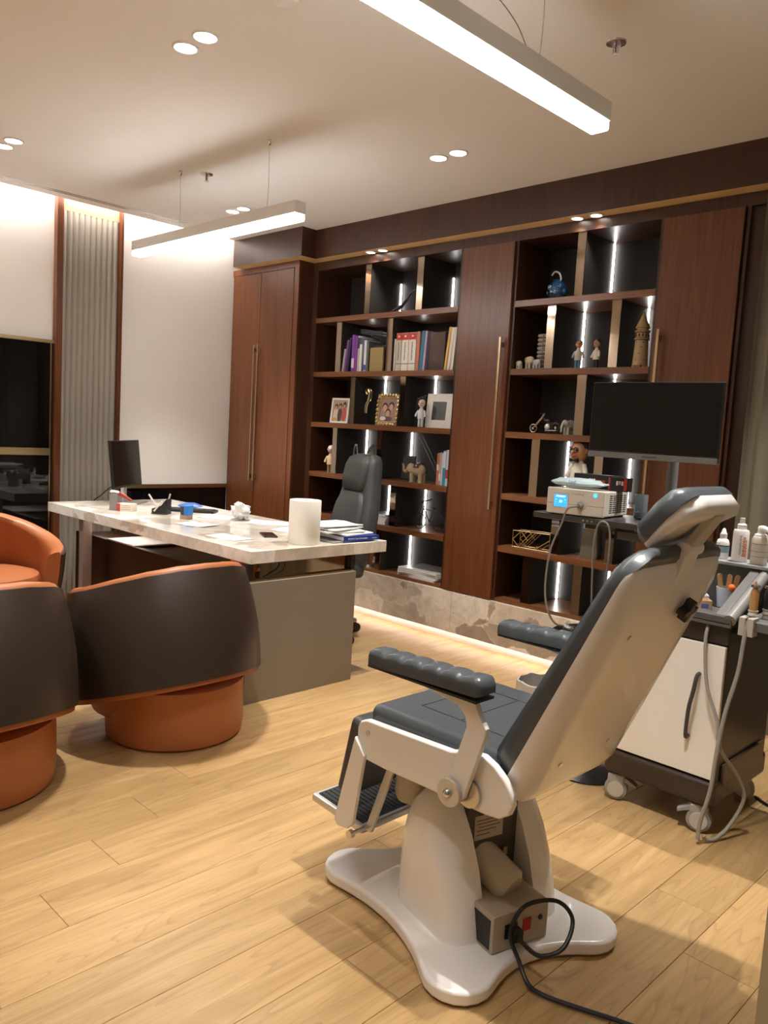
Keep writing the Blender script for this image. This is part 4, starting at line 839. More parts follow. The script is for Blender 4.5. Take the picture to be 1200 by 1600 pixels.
# carton stack left of the pen holder
mk = place((-4.860, 2.515, DZ), 35)
t = dthing('grey_box', 'upright grey carton on the desk in front of the monitor', 'box', -4.87, 2.51)
m = MB(mk); m.box(-0.075, -0.020, -0.035, 0.035, 0.0, 0.105); m.build('carton', C(0.20, 0.19, 0.18, 0.5), t)
t = dthing('medicine_box', 'red and white medicine box lying beside the grey carton', 'box', -4.79, 2.50)
m = MB(mk); m.box(-0.018, 0.085, -0.045, 0.030, 0.0, 0.050); m.build('carton', C(0.72, 0.66, 0.58, 0.5), t)
m = MB(mk); m.box(-0.0188, -0.018, -0.045, 0.030, 0.0, 0.050); m.box(-0.018, 0.006, -0.0458, -0.045, 0, 0.05); m.build('red_end', C(0.40, 0.05, 0.04, 0.5), t)
m = MB(mk)
for z in (0.012, 0.024, 0.036): m.box(0.012, 0.078, -0.0458, -0.045, z, z + 0.003)
m.build('printed_line', C(0.32, 0.22, 0.18, 0.5), t)
t = dthing('red_packet', 'crumpled red and white packet lying on the medicine box', 'packet', -4.82, 2.52)
m = MB(mk); m.tube(bez([(-0.060, -0.01, 0.118), (-0.02, -0.01, 0.112), (0.02, 0.0, 0.090), (0.055, 0.01, 0.066)], 4), [0.009] * 5 + [0.013] * 4 + [0.010] * 4, 8); m.build('wrap', C(0.28, 0.035, 0.02, 0.4), t)
m = MB(mk); m.tube(bez([(-0.085, -0.012, 0.120), (-0.05, -0.012, 0.120), (-0.02, -0.012, 0.116)], 4), [0.004] + [0.010] * 8, 8); m.build('white_end', 'paper', t)
# pen holder
t = dthing('pen_holder', 'black mesh pen holder with pens and an angled front', 'pen holder', -4.63, 2.66)
mp_ = place((-4.63, 2.665, DZ), 40)
m = MB(mp_); m.prism([(-0.05, 0.0), (0.05, 0.0), (0.05, 0.10), (0.045, 0.10), (0.01, 0.055), (-0.05, 0.035)], -0.042, 0.042); m.build('holder', 'black', t, bevel=0.002)
m = MB(mp_); m.prism([(-0.05, -0.002), (0.05, -0.002), (0.05, 0.008), (-0.05, 0.008)], -0.048, 0.048); m.build('holder_base', 'char', t)
for a, b, c_, lab in (((-0.02, -0.02, 0.04), (-0.075, -0.03, 0.125), (0.70, 0.66, 0.60), 'white pen leaning left out of the pen holder'), ((0.03, 0.02, 0.05), (0.045, 0.03, 0.130), (0.55, 0.52, 0.48), 'silver pen standing at the right of the pen holder'), ((-0.03, -0.05, 0.02), (0.02, -0.05, 0.085), (0.65, 0.60, 0.52), 'beige pen across the front of the pen holder')):
    m = MB(mp_); m.tube([a, b], 0.0055, 8); tag(m.build('pen', C(*c_, 0.3)), lab, 'pen', 'pens in the pen holder')
t = dthing('keyboard', 'small black keyboard beside the pen holder', 'keyboard', -4.62, 2.86)
mk2 = place((-4.70, 2.905, DZ), 42); m = MB(mk2); m.box(-0.19, 0.19, -0.065, 0.065, 0.0, 0.016); kb = m.build('case', 'black', t, bevel=0.003)
for r_ in range(4):
    for k_ in range(11):
        m = MB(mk2); x = -0.178 + k_ * 0.0325; y = -0.056 + r_ * 0.028; m.box(x, x + 0.027, y, y + 0.022, 0.016, 0.020); m.build('key', C(0.03, 0.03, 0.032, 0.5), kb, smooth=False)
t = dthing('blue_pouch', 'blue plastic pouch lying on the desk behind the pen holder', 'pouch', -4.80, 3.02)
m = MB(place((-4.86, 3.02, DZ), 30)); rs = []
for u, hw, hh in ((-0.09, 0.02, 0.002), (-0.07, 0.045, 0.010), (-0.03, 0.052, 0.022), (0.02, 0.050, 0.026), (0.06, 0.04, 0.016), (0.09, 0.02, 0.002)):
    rs.append([(u, hw * math.cos(2 * math.pi * k / 12), 0.0165 + hh * max(-0.45, math.sin(2 * math.pi * k / 12))) for k in range(12)])
m.rings(rs); m.build('pouch', C(0.05, 0.12, 0.42, 0.35), t)
t = dthing('stamp', 'blue and black self-inking stamp standing on the desk', 'stamp', -4.33, 2.66)
ms = place((-4.335, 2.668, DZ), 25)
m = MB(ms); m.box(-0.028, 0.028, -0.030, 0.030, 0.0, 0.026); m.build('stamp_foot', C(0.42, 0.28, 0.22, 0.4), t, bevel=0.003)
m = MB(ms); m.box(-0.026, 0.026, -0.028, 0.028, 0.026, 0.080); m.build('stamp_body', C(0.05, 0.05, 0.055, 0.4), t, bevel=0.004)
m = MB(ms); m.box(0.0, 0.030, -0.031, 0.031, 0.026, 0.086); m.build('blue_cover', C(0.02, 0.22, 0.70, 0.35), t, bevel=0.004)
def sheet(x, y, a, sx, sy, lab, z=0.0, curl=0.004):
    m = MB(place((x, y, DZ + z), a)); rs = []
    for i in range(7):
        u = -1 + 2 * i / 6; h = 0.0008 + curl * (abs(u) ** 3)
        rs.append([(u * sx, -sy, h), (u * sx, sy, h + curl * 0.3), (u * sx, sy, h + curl * 0.3 + 0.0006), (u * sx, -sy, h + 0.0006)])
    m.rings(rs); return tag(m.build('paper_sheet', 'paper', None, smooth=False), lab, 'paper', 'loose papers on the desk')
sheet(-4.07, 2.585, 15, 0.105, 0.075, 'small white paper near the front edge of the desk')
sheet(-4.32, 2.93, 32, 0.14, 0.095, 'white sheet lying behind the blue stamp')
sheet(-3.98, 3.06, 40, 0.14, 0.10, 'white sheet under and right of the crumpled tissue')
sheet(-3.56, 2.46, 8, 0.12, 0.07, 'white sheet near the front right corner of the desk', curl=0.002)
sheet(-3.62, 2.98, 20, 0.13, 0.095, 'white sheet behind the paper towel roll')
t = dthing('crumpled_tissue', 'crumpled white tissue standing on the desk', 'tissue', -4.20, 2.98)
bm = bmesh.new(); bmesh.ops.create_icosphere(bm, subdivisions=3, radius=0.055)
for v in bm.verts:
    n_ = v.co.normalized(); f = 1 + 0.28 * math.sin(n_.x * 9 + 1) * math.sin(n_.y * 8) + 0.22 * math.sin(n_.z * 11 + n_.x * 5) + random.uniform(-0.10, 0.10)
    v.co = Vector((n_.x * 0.062 * f, n_.y * 0.055 * f, 0.052 + n_.z * 0.055 * f)); v.co.z = max(0.0008, v.co.z)
me = bpy.data.meshes.new('tissue'); bm.to_mesh(me); bm.free(); me.materials.append(M['paper'])
o = bpy.data.objects.new('wad', me); col.objects.link(o); o.parent = t; o.location = (0.0, 0.0, 0)
t = dthing('mobile_phone', 'dark mobile phone lying flat on the desk near the paper towels', 'phone', -3.52, 2.70)
mph = place((-3.535, 2.70, DZ), 63); m = MB(mph); m.box(-0.038, 0.038, -0.080, 0.080, 0.0006, 0.009); ph = m.build('case', 'black', t, bevel=0.003)
m = MB(mph); m.box(-0.035, 0.035, -0.077, 0.077, 0.009, 0.0096); m.build('screen', 'smoke_glass', ph)
t = dthing('grommet', 'small round cable grommet in the desk top', 'grommet', -3.76, 2.53)
MB().lathe([(0.012, 0.0), (0.030, 0.0), (0.030, 0.002), (0.012, 0.002)], (-3.76, 2.53, DZ), 20).build('ring', C(0.45, 0.40, 0.33, 0.3), t)
t = dthing('paper_towel_roll', 'upright white paper towel roll on the near corner of the desk', 'paper towel', -3.235, 2.705)
MB().lathe([(0.024, 0.0), (0.082, 0.0), (0.084, 0.004), (0.084, 0.226), (0.082, 0.230), (0.024, 0.230), (0.021, 0.226), (0.021, 0.004)], (-3.235, 2.705, DZ + 0.0005), 40).build('roll', 'papertowel', t)
MB().rings([[(-3.235 + r_ * math.cos(k * math.pi / 12), 2.705 + r_ * math.sin(k * math.pi / 12), DZ + z) for k in range(24)] for r_, z in ((0.0205, 0.002), (0.0205, 0.229), (0.0185, 0.229), (0.0185, 0.002))], cap=False).build('core', C(0.40, 0.28, 0.18, 0.8), t)
# books and papers at the right corner
def book_flat(x, y, a, L_, W_, z, h, cover, lab, spine=None):
    t = thing('book', lab, 'book', (x, y, z), 'books lying on the desk'); mm_ = place((x, y, z), a)
    m = MB(mm_); m.box(-W_, W_, -L_, L_, 0.0, 0.003); m.box(-W_, W_, -L_, L_, h - 0.003, h); m.box(W_ - 0.003, W_, -L_, L_, 0.003, h - 0.003); m.build('cover', cover, t)
    m = MB(mm_); m.box(-W_ + 0.004, W_ - 0.003, -L_ + 0.004, L_ - 0.004, 0.003, h - 0.003); m.build('pages', 'paper', t)
    return t, mm_
t, mm_ = book_flat(-3.285, 3.045, -4, 0.125, 0.150, DZ + 0.0085, 0.026, C(0.02, 0.06, 0.30, 0.35), 'thick blue textbook with white spine lettering at the desk corner')
text('spine_title', 'Aesthetic Septorhinoplasty', 0.0125, mm_ @ face_px(0.1502, -0.028, 0.013), C(0.8, 0.8, 0.8, 0.5), t)
text('spine_publisher', 'Springer', 0.011, mm_ @ face_px(0.1502, 0.092, 0.013), C(0.8, 0.8, 0.8, 0.5), t)
book_flat(-3.30, 2.985, 3, 0.150, 0.145, DZ + 0.0004, 0.0075, C(0.30, 0.28, 0.26, 0.5), 'thin grey folder under the blue textbook')
hz = DZ + 0.0348
for i, (dx, dy, a, sx, sy, lab) in enumerate(((0.0, -0.01, 6, 0.14, 0.115, 'lowest loose white sheets on the blue textbook'), (-0.02, -0.05, -8, 0.135, 0.13, 'white sheets fanned in the middle of the pile on the textbook'), (-0.03, -0.06, 14, 0.13, 0.13, 'creased white sheets near the top of the pile on the textbook'), (-0.05, -0.05, -3, 0.12, 0.14, 'topmost white sheets of the pile on the textbook'))):
    m = MB(place((-3.29 + dx, 3.03 + dy, hz), a)); rs = []
    for k in range(9):
        u = -1 + 2 * k / 8; h = 0.0025 * math.sin(u * 4 + i) + 0.003
        rs.append([(u * sx, -sy, h), (u * sx, sy, h + 0.003), (u * sx, sy, h + 0.008), (u * sx, -sy, h + 0.007)])
    m.rings(rs); tag(m.build('paper_stack', 'paper', None, smooth=False), lab, 'papers', 'papers piled on the textbook'); hz += 0.0125
t = thing('desk_cable', 'thin black cable hanging under the desk top by the mirrored gap', 'cable', (-3.13, 2.40, 0.62))
MB().tube(bez([(-3.128, 2.50, 0.698), (-3.127, 2.49, 0.66), (-3.126, 2.44, 0.635), (-3.128, 2.40, 0.620)], 6), 0.003, 6).build('cord', 'black', t)

# ================================================================== IN THE BOOKCASE
def sthing(name, lab, cat, x, y, z, group=None): return thing(name, lab, cat, (x, y, z), group)
def book(x0, x1, z, h, dpt, c_, lab, lean=0.0, y=4.115, band=None, cat='book', grp='books on the second shelf', stripe=None):
    t = sthing('book', lab, cat, (x0 + x1) / 2, y, z, grp)
    mm_ = Matrix.Translation((x0, y, z + abs(math.sin(R(lean))) * (x1 - x0) * (lean > 0))) @ Matrix.Rotation(R(lean), 4, 'Y'); w_ = x1 - x0
    m = MB(mm_); m.box(0.0005, w_ - 0.0005, 0, dpt, 0.0005, h); m.build('cover', C(*c_, 0.4), t, smooth=False)
    m = MB(mm_); m.box(0.003, w_ - 0.003, 0.004, dpt + 0.0008, 0.004, h + 0.0008); m.build('pages', 'paper', t, smooth=False)
    for z0_, z1_, cc in (stripe or []):
        m = MB(mm_); m.box(0.0004, w_ - 0.0004, -0.0008, 0.0, z0_, z1_); m.build('spine_print', C(*cc, 0.4), t, smooth=False)
    return t
Z2 = 1.801
book(-4.571, -4.553, Z2, 0.17, 0.17, (0.42, 0.40, 0.36), 'thin pale grey book leaning at the left end of the book row', 7)
book(-4.551, -4.529, Z2, 0.235, 0.19, (0.16, 0.05, 0.22), 'dark violet book leaning second in the book row', 7)
book(-4.526, -4.503, Z2, 0.25, 0.19, (0.025, 0.025, 0.06), 'navy book leaning against the purple one', 7)
book(-4.468, -4.438, Z2, 0.272, 0.19, (0.20, 0.05, 0.30), 'tall purple book with a white line on the spine', 0, stripe=[(0.03, 0.10, (0.6, 0.55, 0.65))])
book(-4.436, -4.408, Z2, 0.262, 0.19, (0.18, 0.045, 0.27), 'purple book right of the tallest purple one', 0)
book(-4.405, -4.385, Z2, 0.262, 0.18, (0.45, 0.44, 0.42), 'slim grey and black book in the left book row', 0, stripe=[(0.17, 0.25, (0.03, 0.03, 0.05))])
book(-4.383, -4.357, Z2, 0.255, 0.18, (0.70, 0.70, 0.70), 'white book with a dark blue foot and head', 0, stripe=[(0.20, 0.25, (0.05, 0.06, 0.15))])
book(-4.354, -4.338, Z2, 0.238, 0.18, (0.08, 0.08, 0.10), 'narrow black book between white books', 0)
book(-4.336, -4.310, Z2, 0.228, 0.18, (0.68, 0.69, 0.72), 'white book with a blue base on its spine', 0, stripe=[(0.01, 0.05, (0.05, 0.10, 0.45))])
book(-4.308, -4.285, Z2, 0.22, 0.18, (0.10, 0.12, 0.10), 'dark green book behind the gold-brown cover', 0)
book(-4.265, -4.130, Z2, 0.170, 0.015, (0.30, 0.22, 0.09), 'gold-brown book displayed cover forward with a small portrait', 0, y=4.11)
book(-4.262, -4.128, Z2, 0.190, 0.03, (0.02, 0.02, 0.022), 'black book standing behind the gold-brown one', 0, y=4.135)
for q in range(2):
    t = sthing('book', ('lower' if q == 0 else 'upper') + ' black book lying across the top of the left book row', 'book', -4.28, 4.2, 2.03, 'books on the second shelf')
    m = MB(Matrix.Translation((-4.285, 4.20, 2.067 + q * 0.018)) @ Matrix.Rotation(R(7), 4, 'Y')); m.box(-0.115, 0.115, -0.07, 0.07, 0, 0.016); m.build('cover', C(0.02, 0.02, 0.025, 0.4), t)
    m = MB(Matrix.Translation((-4.285, 4.20, 2.067 + q * 0.018)) @ Matrix.Rotation(R(7), 4, 'Y')); m.box(-0.112, 0.1155, -0.068, 0.0705, 0.003, 0.013); m.build('pages', 'paper', t)
RED = (0.50, 0.03, 0.02); GREYP = (0.12, 0.12, 0.12)
tb = [(0.215, 0.262, RED), (0.048, 0.053, GREYP)]
book(-4.028, -4.012, Z2, 0.225, 0.19, (0.62, 0.58, 0.48), 'slim cream book at the left end of the red-topped volumes', 0)
for k, (a, b, lab) in enumerate(((-4.008, -3.958, 'thick white volume with a red head band, leftmost of three'), (-3.953, -3.890, 'thick white volume with a red head band, middle of three'), (-3.886, -3.820, 'thick white volume with a red head band, rightmost of three'))):
    t = book(a, b, Z2, 0.264, 0.20, (0.50, 0.47, 0.38) if k == 0 else (0.72, 0.69, 0.63), lab, 0, stripe=tb)
    m = MB()
    for q in range(11): m.box((a + b) / 2 - 0.006, (a + b) / 2 + 0.006 * (0.4 + 0.6 * ((q * 7) % 3) / 2), 4.1138, 4.1145, Z2 + 0.075 + q * 0.0115, Z2 + 0.075 + q * 0.0115 + 0.008)
    m.build('spine_lettering', C(0.16, 0.15, 0.14, 0.5), t, smooth=False)
    m = MB(); m.box((a + b) / 2 - 0.008, (a + b) / 2 + 0.008, 4.1138, 4.1142, Z2 + 0.234, Z2 + 0.246); m.build('head_print', C(0.75, 0.70, 0.65, 0.5), t, smooth=False)
book(-3.815, -3.785, Z2, 0.268, 0.20, (0.50, 0.19, 0.12), 'salmon orange book beside the red-topped volumes', 0)
book(-3.780, -3.752, Z2, 0.270, 0.20, (0.02, 0.16, 0.26), 'teal blue book leaning right of the salmon one', 3)
book(-3.750, -3.730, Z2, 0.268, 0.20, (0.40, 0.32, 0.48), 'thin lilac book right of the teal one', 3)
book(-3.695, -3.560, Z2, 0.255, 0.02, (0.060, 0.028, 0.020), 'large dark brown book displayed cover forward', 0, y=4.12)
book(-3.555, -3.535, Z2, 0.285, 0.20, (0.62, 0.40, 0.10), 'slim yellow book leaning near the right end of the shelf', 6)
book(-3.528, -3.505, Z2, 0.280, 0.20, (0.70, 0.65, 0.56), 'cream book leaning second from the right end', 5)
book(-3.500, -3.476, Z2, 0.280, 0.20, (0.66, 0.60, 0.50), 'cream book leaning at the right end of the row', 4)
# scorpion-like ornament, top shelf
t = sthing('lizard_ornament', 'dark metal lizard ornament with a raised tail on the top left shelf', 'ornament', -4.05, 4.16, 2.21)
MB().tube(bez([(-4.115, 4.15, 2.225), (-4.08, 4.15, 2.232), (-4.04, 4.15, 2.245), (-4.005, 4.15, 2.262), (-3.965, 4.15, 2.30), (-3.93, 4.155, 2.345), (-3.90, 4.16, 2.365)], 5), [0.006] * 5 + [0.014] * 10 + [0.010] * 6 + [0.006] * 5 + [0.003] * 5, 8).build('body', 'black', t)
for x in (-4.085, -4.03):
    for s in (-1, 1): MB().tube([(x, 4.15, 2.235), (x + 0.01, 4.15 + s * 0.022, 2.230), (x - 0.005, 4.15 + s * 0.034, 2.213)], 0.004, 6).build('leg', 'black', t)
# framed photographs
def frame(name, lab, xc, y, z, w_, h, bw, mat, lean, yaw, photo):
    t = sthing(name, lab, 'photo frame', xc, y, z, 'picture frames'); mm_ = place((xc, y, z), yaw) @ Matrix.Rotation(R(-lean), 4, 'X')
    for nm, a, b, c_, d in (('left', -w_ / 2, -w_ / 2 + bw, 0, h), ('right', w_ / 2 - bw, w_ / 2, 0, h), ('bottom', -w_ / 2 + bw, w_ / 2 - bw, 0, bw), ('top', -w_ / 2 + bw, w_ / 2 - bw, h - bw, h)):
        m = MB(mm_); m.box(a, b, -0.006, 0.008, c_, d); m.build('frame_side', mat, t, bevel=0.002)
    m = MB(mm_); m.box(-w_ / 2 + bw, w_ / 2 - bw, 0.0, 0.006, bw, h - bw); pc = m.build('photograph', C(*photo[0], 0.3), t)
    for q_, (cx, cz, rx, rz, cc) in enumerate(photo[1]):
        m = MB(mm_); m.rings([[(cx + rx * math.cos(k * math.pi / 8), yy, cz + rz * math.sin(k * math.pi / 8)) for k in range(16)] for yy in (-0.0006 - 0.0003 * q_, 0.0)]); m.build('printed_shape', C(*cc, 0.4), pc)
    return t, mm_
SK = (0.50, 0.28, 0.19); HR = (0.03, 0.02, 0.015)
frame('photo_frame', 'white frame with a photo of three people on the third shelf', -4.592, 4.13, 1.415, 0.20, 0.192, 0.014, 'white_matte', 6, 0,
      ((0.42, 0.30, 0.22), [(-0.045, 0.06, 0.028, 0.055, (0.60, 0.50, 0.45)), (0.0, 0.065, 0.024, 0.060, (0.08, 0.06, 0.06)), (0.048, 0.07, 0.026, 0.055, (0.50, 0.10, 0.09)), (-0.045, 0.125, 0.018, 0.022, HR), (0.0, 0.130, 0.018, 0.022, HR), (0.048, 0.138, 0.019, 0.026, HR), (-0.045, 0.118, 0.012, 0.015, SK), (0.0, 0.123, 0.012, 0.015, SK), (0.048, 0.130, 0.012, 0.015, SK), (-0.05, 0.03, 0.022, 0.012, (0.55, 0.33, 0.05))]))
t, mm_ = frame('photo_frame', 'ornate gold frame with a family photo on the third shelf', -4.082, 4.13, 1.415, 0.215, 0.225, 0.030, M['brass'], 6, 0,
      ((0.30, 0.20, 0.16), [(-0.03, 0.136, 0.028, 0.030, HR), (0.032, 0.142, 0.028, 0.030, HR), (-0.03, 0.125, 0.021, 0.025, SK), (0.032, 0.131, 0.021, 0.025, SK), (0.005, 0.094, 0.025, 0.028, HR), (0.005, 0.086, 0.020, 0.023, (0.55, 0.30, 0.22)), (0.0, 0.048, 0.050, 0.018, (0.10, 0.07, 0.07)), (-0.04, 0.05, 0.030, 0.014, (0.7, 0.66, 0.6))]))
for k in range(26):
    a = 2 * math.pi * k / 26; x = 0.100 * max(-1, min(1, 1.25 * math.cos(a))); z = 0.112 + 0.106 * max(-1, min(1, 1.25 * math.sin(a)))
    m = MB(mm_); m.ball((x, -0.006, z), 0.014, 0.010, 0.014, 8, 5); m.build('scroll', 'brass', t)
t, mm_ = frame('photo_frame', 'wide white mirrored frame at the right of the third shelf', -3.615, 4.16, 1.415, 0.235, 0.235, 0.055, C(0.72, 0.70, 0.66, 0.15), 5, 0, ((0.10, 0.10, 0.10), [(-0.05, 0.10, 0.022, 0.05, (0.03, 0.03, 0.03))]))
t = sthing('gold_ornament', 'gold scroll ornament on a black foot beside the white photo frame', 'ornament', -4.37, 4.2, 1.415)
MB().tube(bez([(-4.375, 4.2, 1.50), (-4.37, 4.2, 1.56), (-4.345, 4.2, 1.60), (-4.335, 4.2, 1.645), (-4.35, 4.2, 1.675), (-4.375, 4.2, 1.665), (-4.365, 4.2, 1.64)], 5), [0.010] * 10 + [0.016] * 15 + [0.008] * 6, 8).build('scroll', 'brass', t)
MB().prism([(-4.385, 1.415), (-4.33, 1.415), (-4.345, 1.44), (-4.37, 1.505), (-4.38, 1.505)], 4.19, 4.215).build('foot', 'black', t)
for k in range(3):
    t = sthing('book', '%s black leather book leaning between the gold and white frames' % ('left', 'middle', 'right')[k], 'book', -3.845 + k * 0.03, 4.2, 1.415, 'black leather books')
    mm_ = Matrix.Translation((-3.86 + k * 0.03, 4.18, 1.4185)) @ Matrix.Rotation(R(6), 4, 'Y')
    m = MB(mm_); m.box(0, 0.026, 0, 0.15, 0, 0.20 + 0.01 * k); m.build('cover', C(0.016, 0.013, 0.012, 0.4), t)
    m = MB(mm_); m.box(0.003, 0.023, 0.003, 0.1505, 0.004, 0.2005 + 0.01 * k); m.build('pages', 'paper', t)
# figurines
def figurine(name, lab, x, y, z, H_, coat, legs, hair, face=-60, group=None, skin=(0.50, 0.27, 0.16), big=1.0, arm=None):
    t = sthing(name, lab, 'figurine', x, y, z, group); s = H_; mm_ = place((x, y, z), face + 90)
    hr = 0.13 * s * big; zt = s - hr * 1.15
    m = MB(mm_)
    for q in (-1, 1): m.tube([(q * 0.06 * s, 0, 0.012 * s), (q * 0.055 * s, 0, 0.36 * s)], [0.05 * s, 0.055 * s], 8)
    m.build('legs', C(*legs, 0.5), t)
    m = MB(mm_); m.lathe([(0.02 * s, 0.30 * s), (0.135 * s, 0.30 * s), (0.13 * s, 0.45 * s), (0.125 * s, 0.58 * s), (0.075 * s, 0.655 * s), (0.03 * s, zt - hr * 0.6)], (0, 0, 0), 14, 1, 0.75)
    for q in (-1, 1):
        e = (arm if arm and q == 1 else (q * 0.19 * s, -0.06 * s, 0.38 * s)); m.tube(bez([(q * 0.11 * s, 0, 0.60 * s), (q * 0.17 * s, -0.02 * s, 0.48 * s), tuple(c * (s if arm and q == 1 else 1) for c in e)], 4), 0.04 * s, 8)
    m.build('coat', C(*coat, 0.5), t)
    m = MB(mm_); m.ball((0, 0, zt), hr * 0.9, hr * 0.95, hr * 1.1, 14, 9); m.ball((0, -hr * 0.95, zt - hr * 0.1), hr * 0.2, hr * 0.28, hr * 0.22, 8, 5)
    for q in (-1, 1): m.ball((q * hr * 0.9, 0, zt), hr * 0.15, hr * 0.2, hr * 0.28, 8, 5)
    hd = m.build('head', C(*skin, 0.45), t)
    m = MB(mm_); m.ball((0, hr * 0.22, zt + hr * 0.42), hr * 0.95, hr * 0.92, hr * 0.80, 12, 7); m.build('hair', C(*hair, 0.5), t)
    for q in (-1, 1):
        m = MB(mm_); m.ball((q * hr * 0.35, -hr * 0.85, zt + hr * 0.12), hr * 0.16, hr * 0.1, hr * 0.16, 8, 5); m.build('eye', C(0.02, 0.02, 0.02, 0.3), hd)
    m = MB(mm_); m.box(-hr * 0.35, hr * 0.35, -hr * 0.92, -hr * 0.80, zt - hr * 0.55, zt - hr * 0.47); m.build('mouth', C(0.30, 0.05, 0.04, 0.4), hd)
    return t, mm_, zt, hr
figurine('figurine', 'small pale grey figure standing before the mirrored frame', -3.735, 4.118, 1.415, 0.19, (0.62, 0.62, 0.66), (0.55, 0.55, 0.6), (0.70, 0.60, 0.55), -70, None, (0.66, 0.52, 0.47))
figurine('figurine', 'small gold and silver statuette at the left end of the fourth shelf', -4.665, 4.13, 1.03, 0.21, (0.60, 0.45, 0.28), (0.30, 0.20, 0.10), (0.6, 0.5, 0.4), -60, None, (0.65, 0.55, 0.45))
figurine('figurine', 'small doctor figure in blue trousers and stethoscope, left of the pair', -2.548, 4.14, 1.80, 0.165, (0.55, 0.52, 0.48), (0.08, 0.22, 0.34), (0.03, 0.02, 0.015), -70, 'doctor pair')
figurine('figurine', 'small doctor figure in a white coat reaching out, right of the pair', -2.425, 4.13, 1.80, 0.165, (0.70, 0.68, 0.64), (0.015, 0.015, 0.015), (0.04, 0.02, 0.012), -110, 'doctor pair')
t, mm_, zt, hr = figurine('figurine', 'larger doctor bobble figure with glasses, white coat and bow tie', -2.485, 4.135, 1.03, 0.36, (0.72, 0.68, 0.60), (0.02, 0.02, 0.02), (0.06, 0.05, 0.045), -100, None, (0.50, 0.26, 0.14), 1.25)
m = MB(mm_)
for q in (-1, 1): m.tube([(q * hr * 0.38 + hr * 0.30 * math.cos(a * math.pi / 8), -hr * 0.98, zt + hr * 0.12 + hr * 0.26 * math.sin(a * math.pi / 8)) for a in range(17)], hr * 0.05, 6)
m.build('glasses', 'black', t)
m = MB(mm_); m.prism([(-0.03, 0.228), (0, 0.236), (0.03, 0.228), (0.03, 0.250), (0, 0.242), (-0.03, 0.250)], -0.048, -0.036); m.build('bow_tie', 'black', t)
# elephants
def elephant(lab, x, y, z, s, c_, face, up=False, cloth=False, group='elephant ornaments'):
    t = sthing('elephant_ornament', lab, 'ornament', x, y, z, group); mm_ = place((x, y, z), face); mt_ = C(*c_, 0.55)
    m = MB(mm_); m.ball((0, 0, 0.60 * s), 0.42 * s, 0.27 * s, 0.32 * s, 16, 9); m.ball((-0.42 * s, 0, 0.70 * s), 0.20 * s, 0.18 * s, 0.22 * s, 12, 7)
    tr = [(-0.55 * s, 0, 0.70 * s), (-0.68 * s, 0, 0.50 * s), (-0.80 * s, 0, 0.52 * s), (-0.86 * s, 0, 0.72 * s), (-0.92 * s, 0, 0.85 * s)] if up else [(-0.55 * s, 0, 0.68 * s), (-0.66 * s, 0, 0.45 * s), (-0.66 * s, 0, 0.22 * s), (-0.72 * s, 0, 0.12 * s)]
    tr = bez(tr, 5); m.tube(tr, [0.10 * s - 0.06 * s * i / len(tr) for i in range(len(tr))], 8); m.build('body', mt_, t)
    for lx in (-0.26, 0.24):
        for ly in (-0.14, 0.14): m = MB(mm_); m.lathe([(0.02 * s, 0), (0.11 * s, 0), (0.10 * s, 0.1 * s), (0.11 * s, 0.45 * s)], (lx * s, ly * s, 0), 12); m.build('leg', mt_, t)
    for q in (-1, 1): m = MB(mm_); m.ball((-0.36 * s, q * 0.20 * s, 0.66 * s), 0.13 * s, 0.03 * s, 0.19 * s, 10, 7); m.build('ear', mt_, t)
    if cloth:
        m = MB(mm_)
        m.rings([[(0.02 * s + u * s, 0.282 * s * math.sin(a) * (1 - 0.3 * abs(u)), 0.60 * s + 0.335 * s * math.cos(a) * (1 - 0.3 * u * u)) for a in [R(-72 + 12 * k) for k in range(13)]] for u in (-0.16, 0.0, 0.16)], cap=False, closed=False)
        m.build('saddle_cloth', C(0.05, 0.02, 0.02, 0.6), t)
        for a in (-50, -20, 10): m = MB(mm_); m.ball((0.02 * s, 0.292 * s * math.sin(R(a)), 0.60 * s + 0.345 * s * math.cos(R(a))), 0.05 * s, 0.03 * s, 0.05 * s, 8, 5); m.build('medallion', C(0.65, 0.55, 0.42, 0.4), t)
    return t
elephant('sand-coloured elephant with raised trunk and dark saddle cloth', -3.755, 4.145, 1.03, 0.145, (0.42, 0.33, 0.21), 8, True, True)
elephant('smallest pale elephant, leftmost of the three on the right bay shelf', -2.945, 4.12, 1.80, 0.058, (0.52, 0.47, 0.40), -30)
elephant('largest pale elephant, middle of the three on the right bay shelf', -2.880, 4.14, 1.80, 0.088, (0.55, 0.46, 0.36), -30)
elephant('grey elephant, rightmost of the three on the right bay shelf', -2.810, 4.11, 1.80, 0.064, (0.42, 0.40, 0.37), -30)
elephant('grey stone elephant beside the model motorcycle', -2.570, 4.15, 1.415, 0.095, (0.42, 0.40, 0.35), 70)
# lattice tower
t = sthing('lattice_ornament', 'pale carved lattice column behind the small elephants', 'ornament', -2.845, 4.22, 1.80)
for k in range(9):
    z = 1.80 + k * 0.025
    MB().rings([[(x, y, zz) for x, y in rrect(-2.845, 4.22, r_, r_, 0.008, 3)] for r_, zz in ((0.026, z), (0.030, z + 0.006), (0.030, z + 0.014), (0.026, z + 0.020))]).build('tier', C(0.38, 0.33, 0.28, 0.6), t)
    for a in range(4): MB().ball((-2.845 + 0.03 * math.cos(a * math.pi / 2 + 0.5), 4.22 + 0.03 * math.sin(a * math.pi / 2 + 0.5), z + 0.010), 0.006, 0.006, 0.007, 6, 5).build('knot', 'black', t)
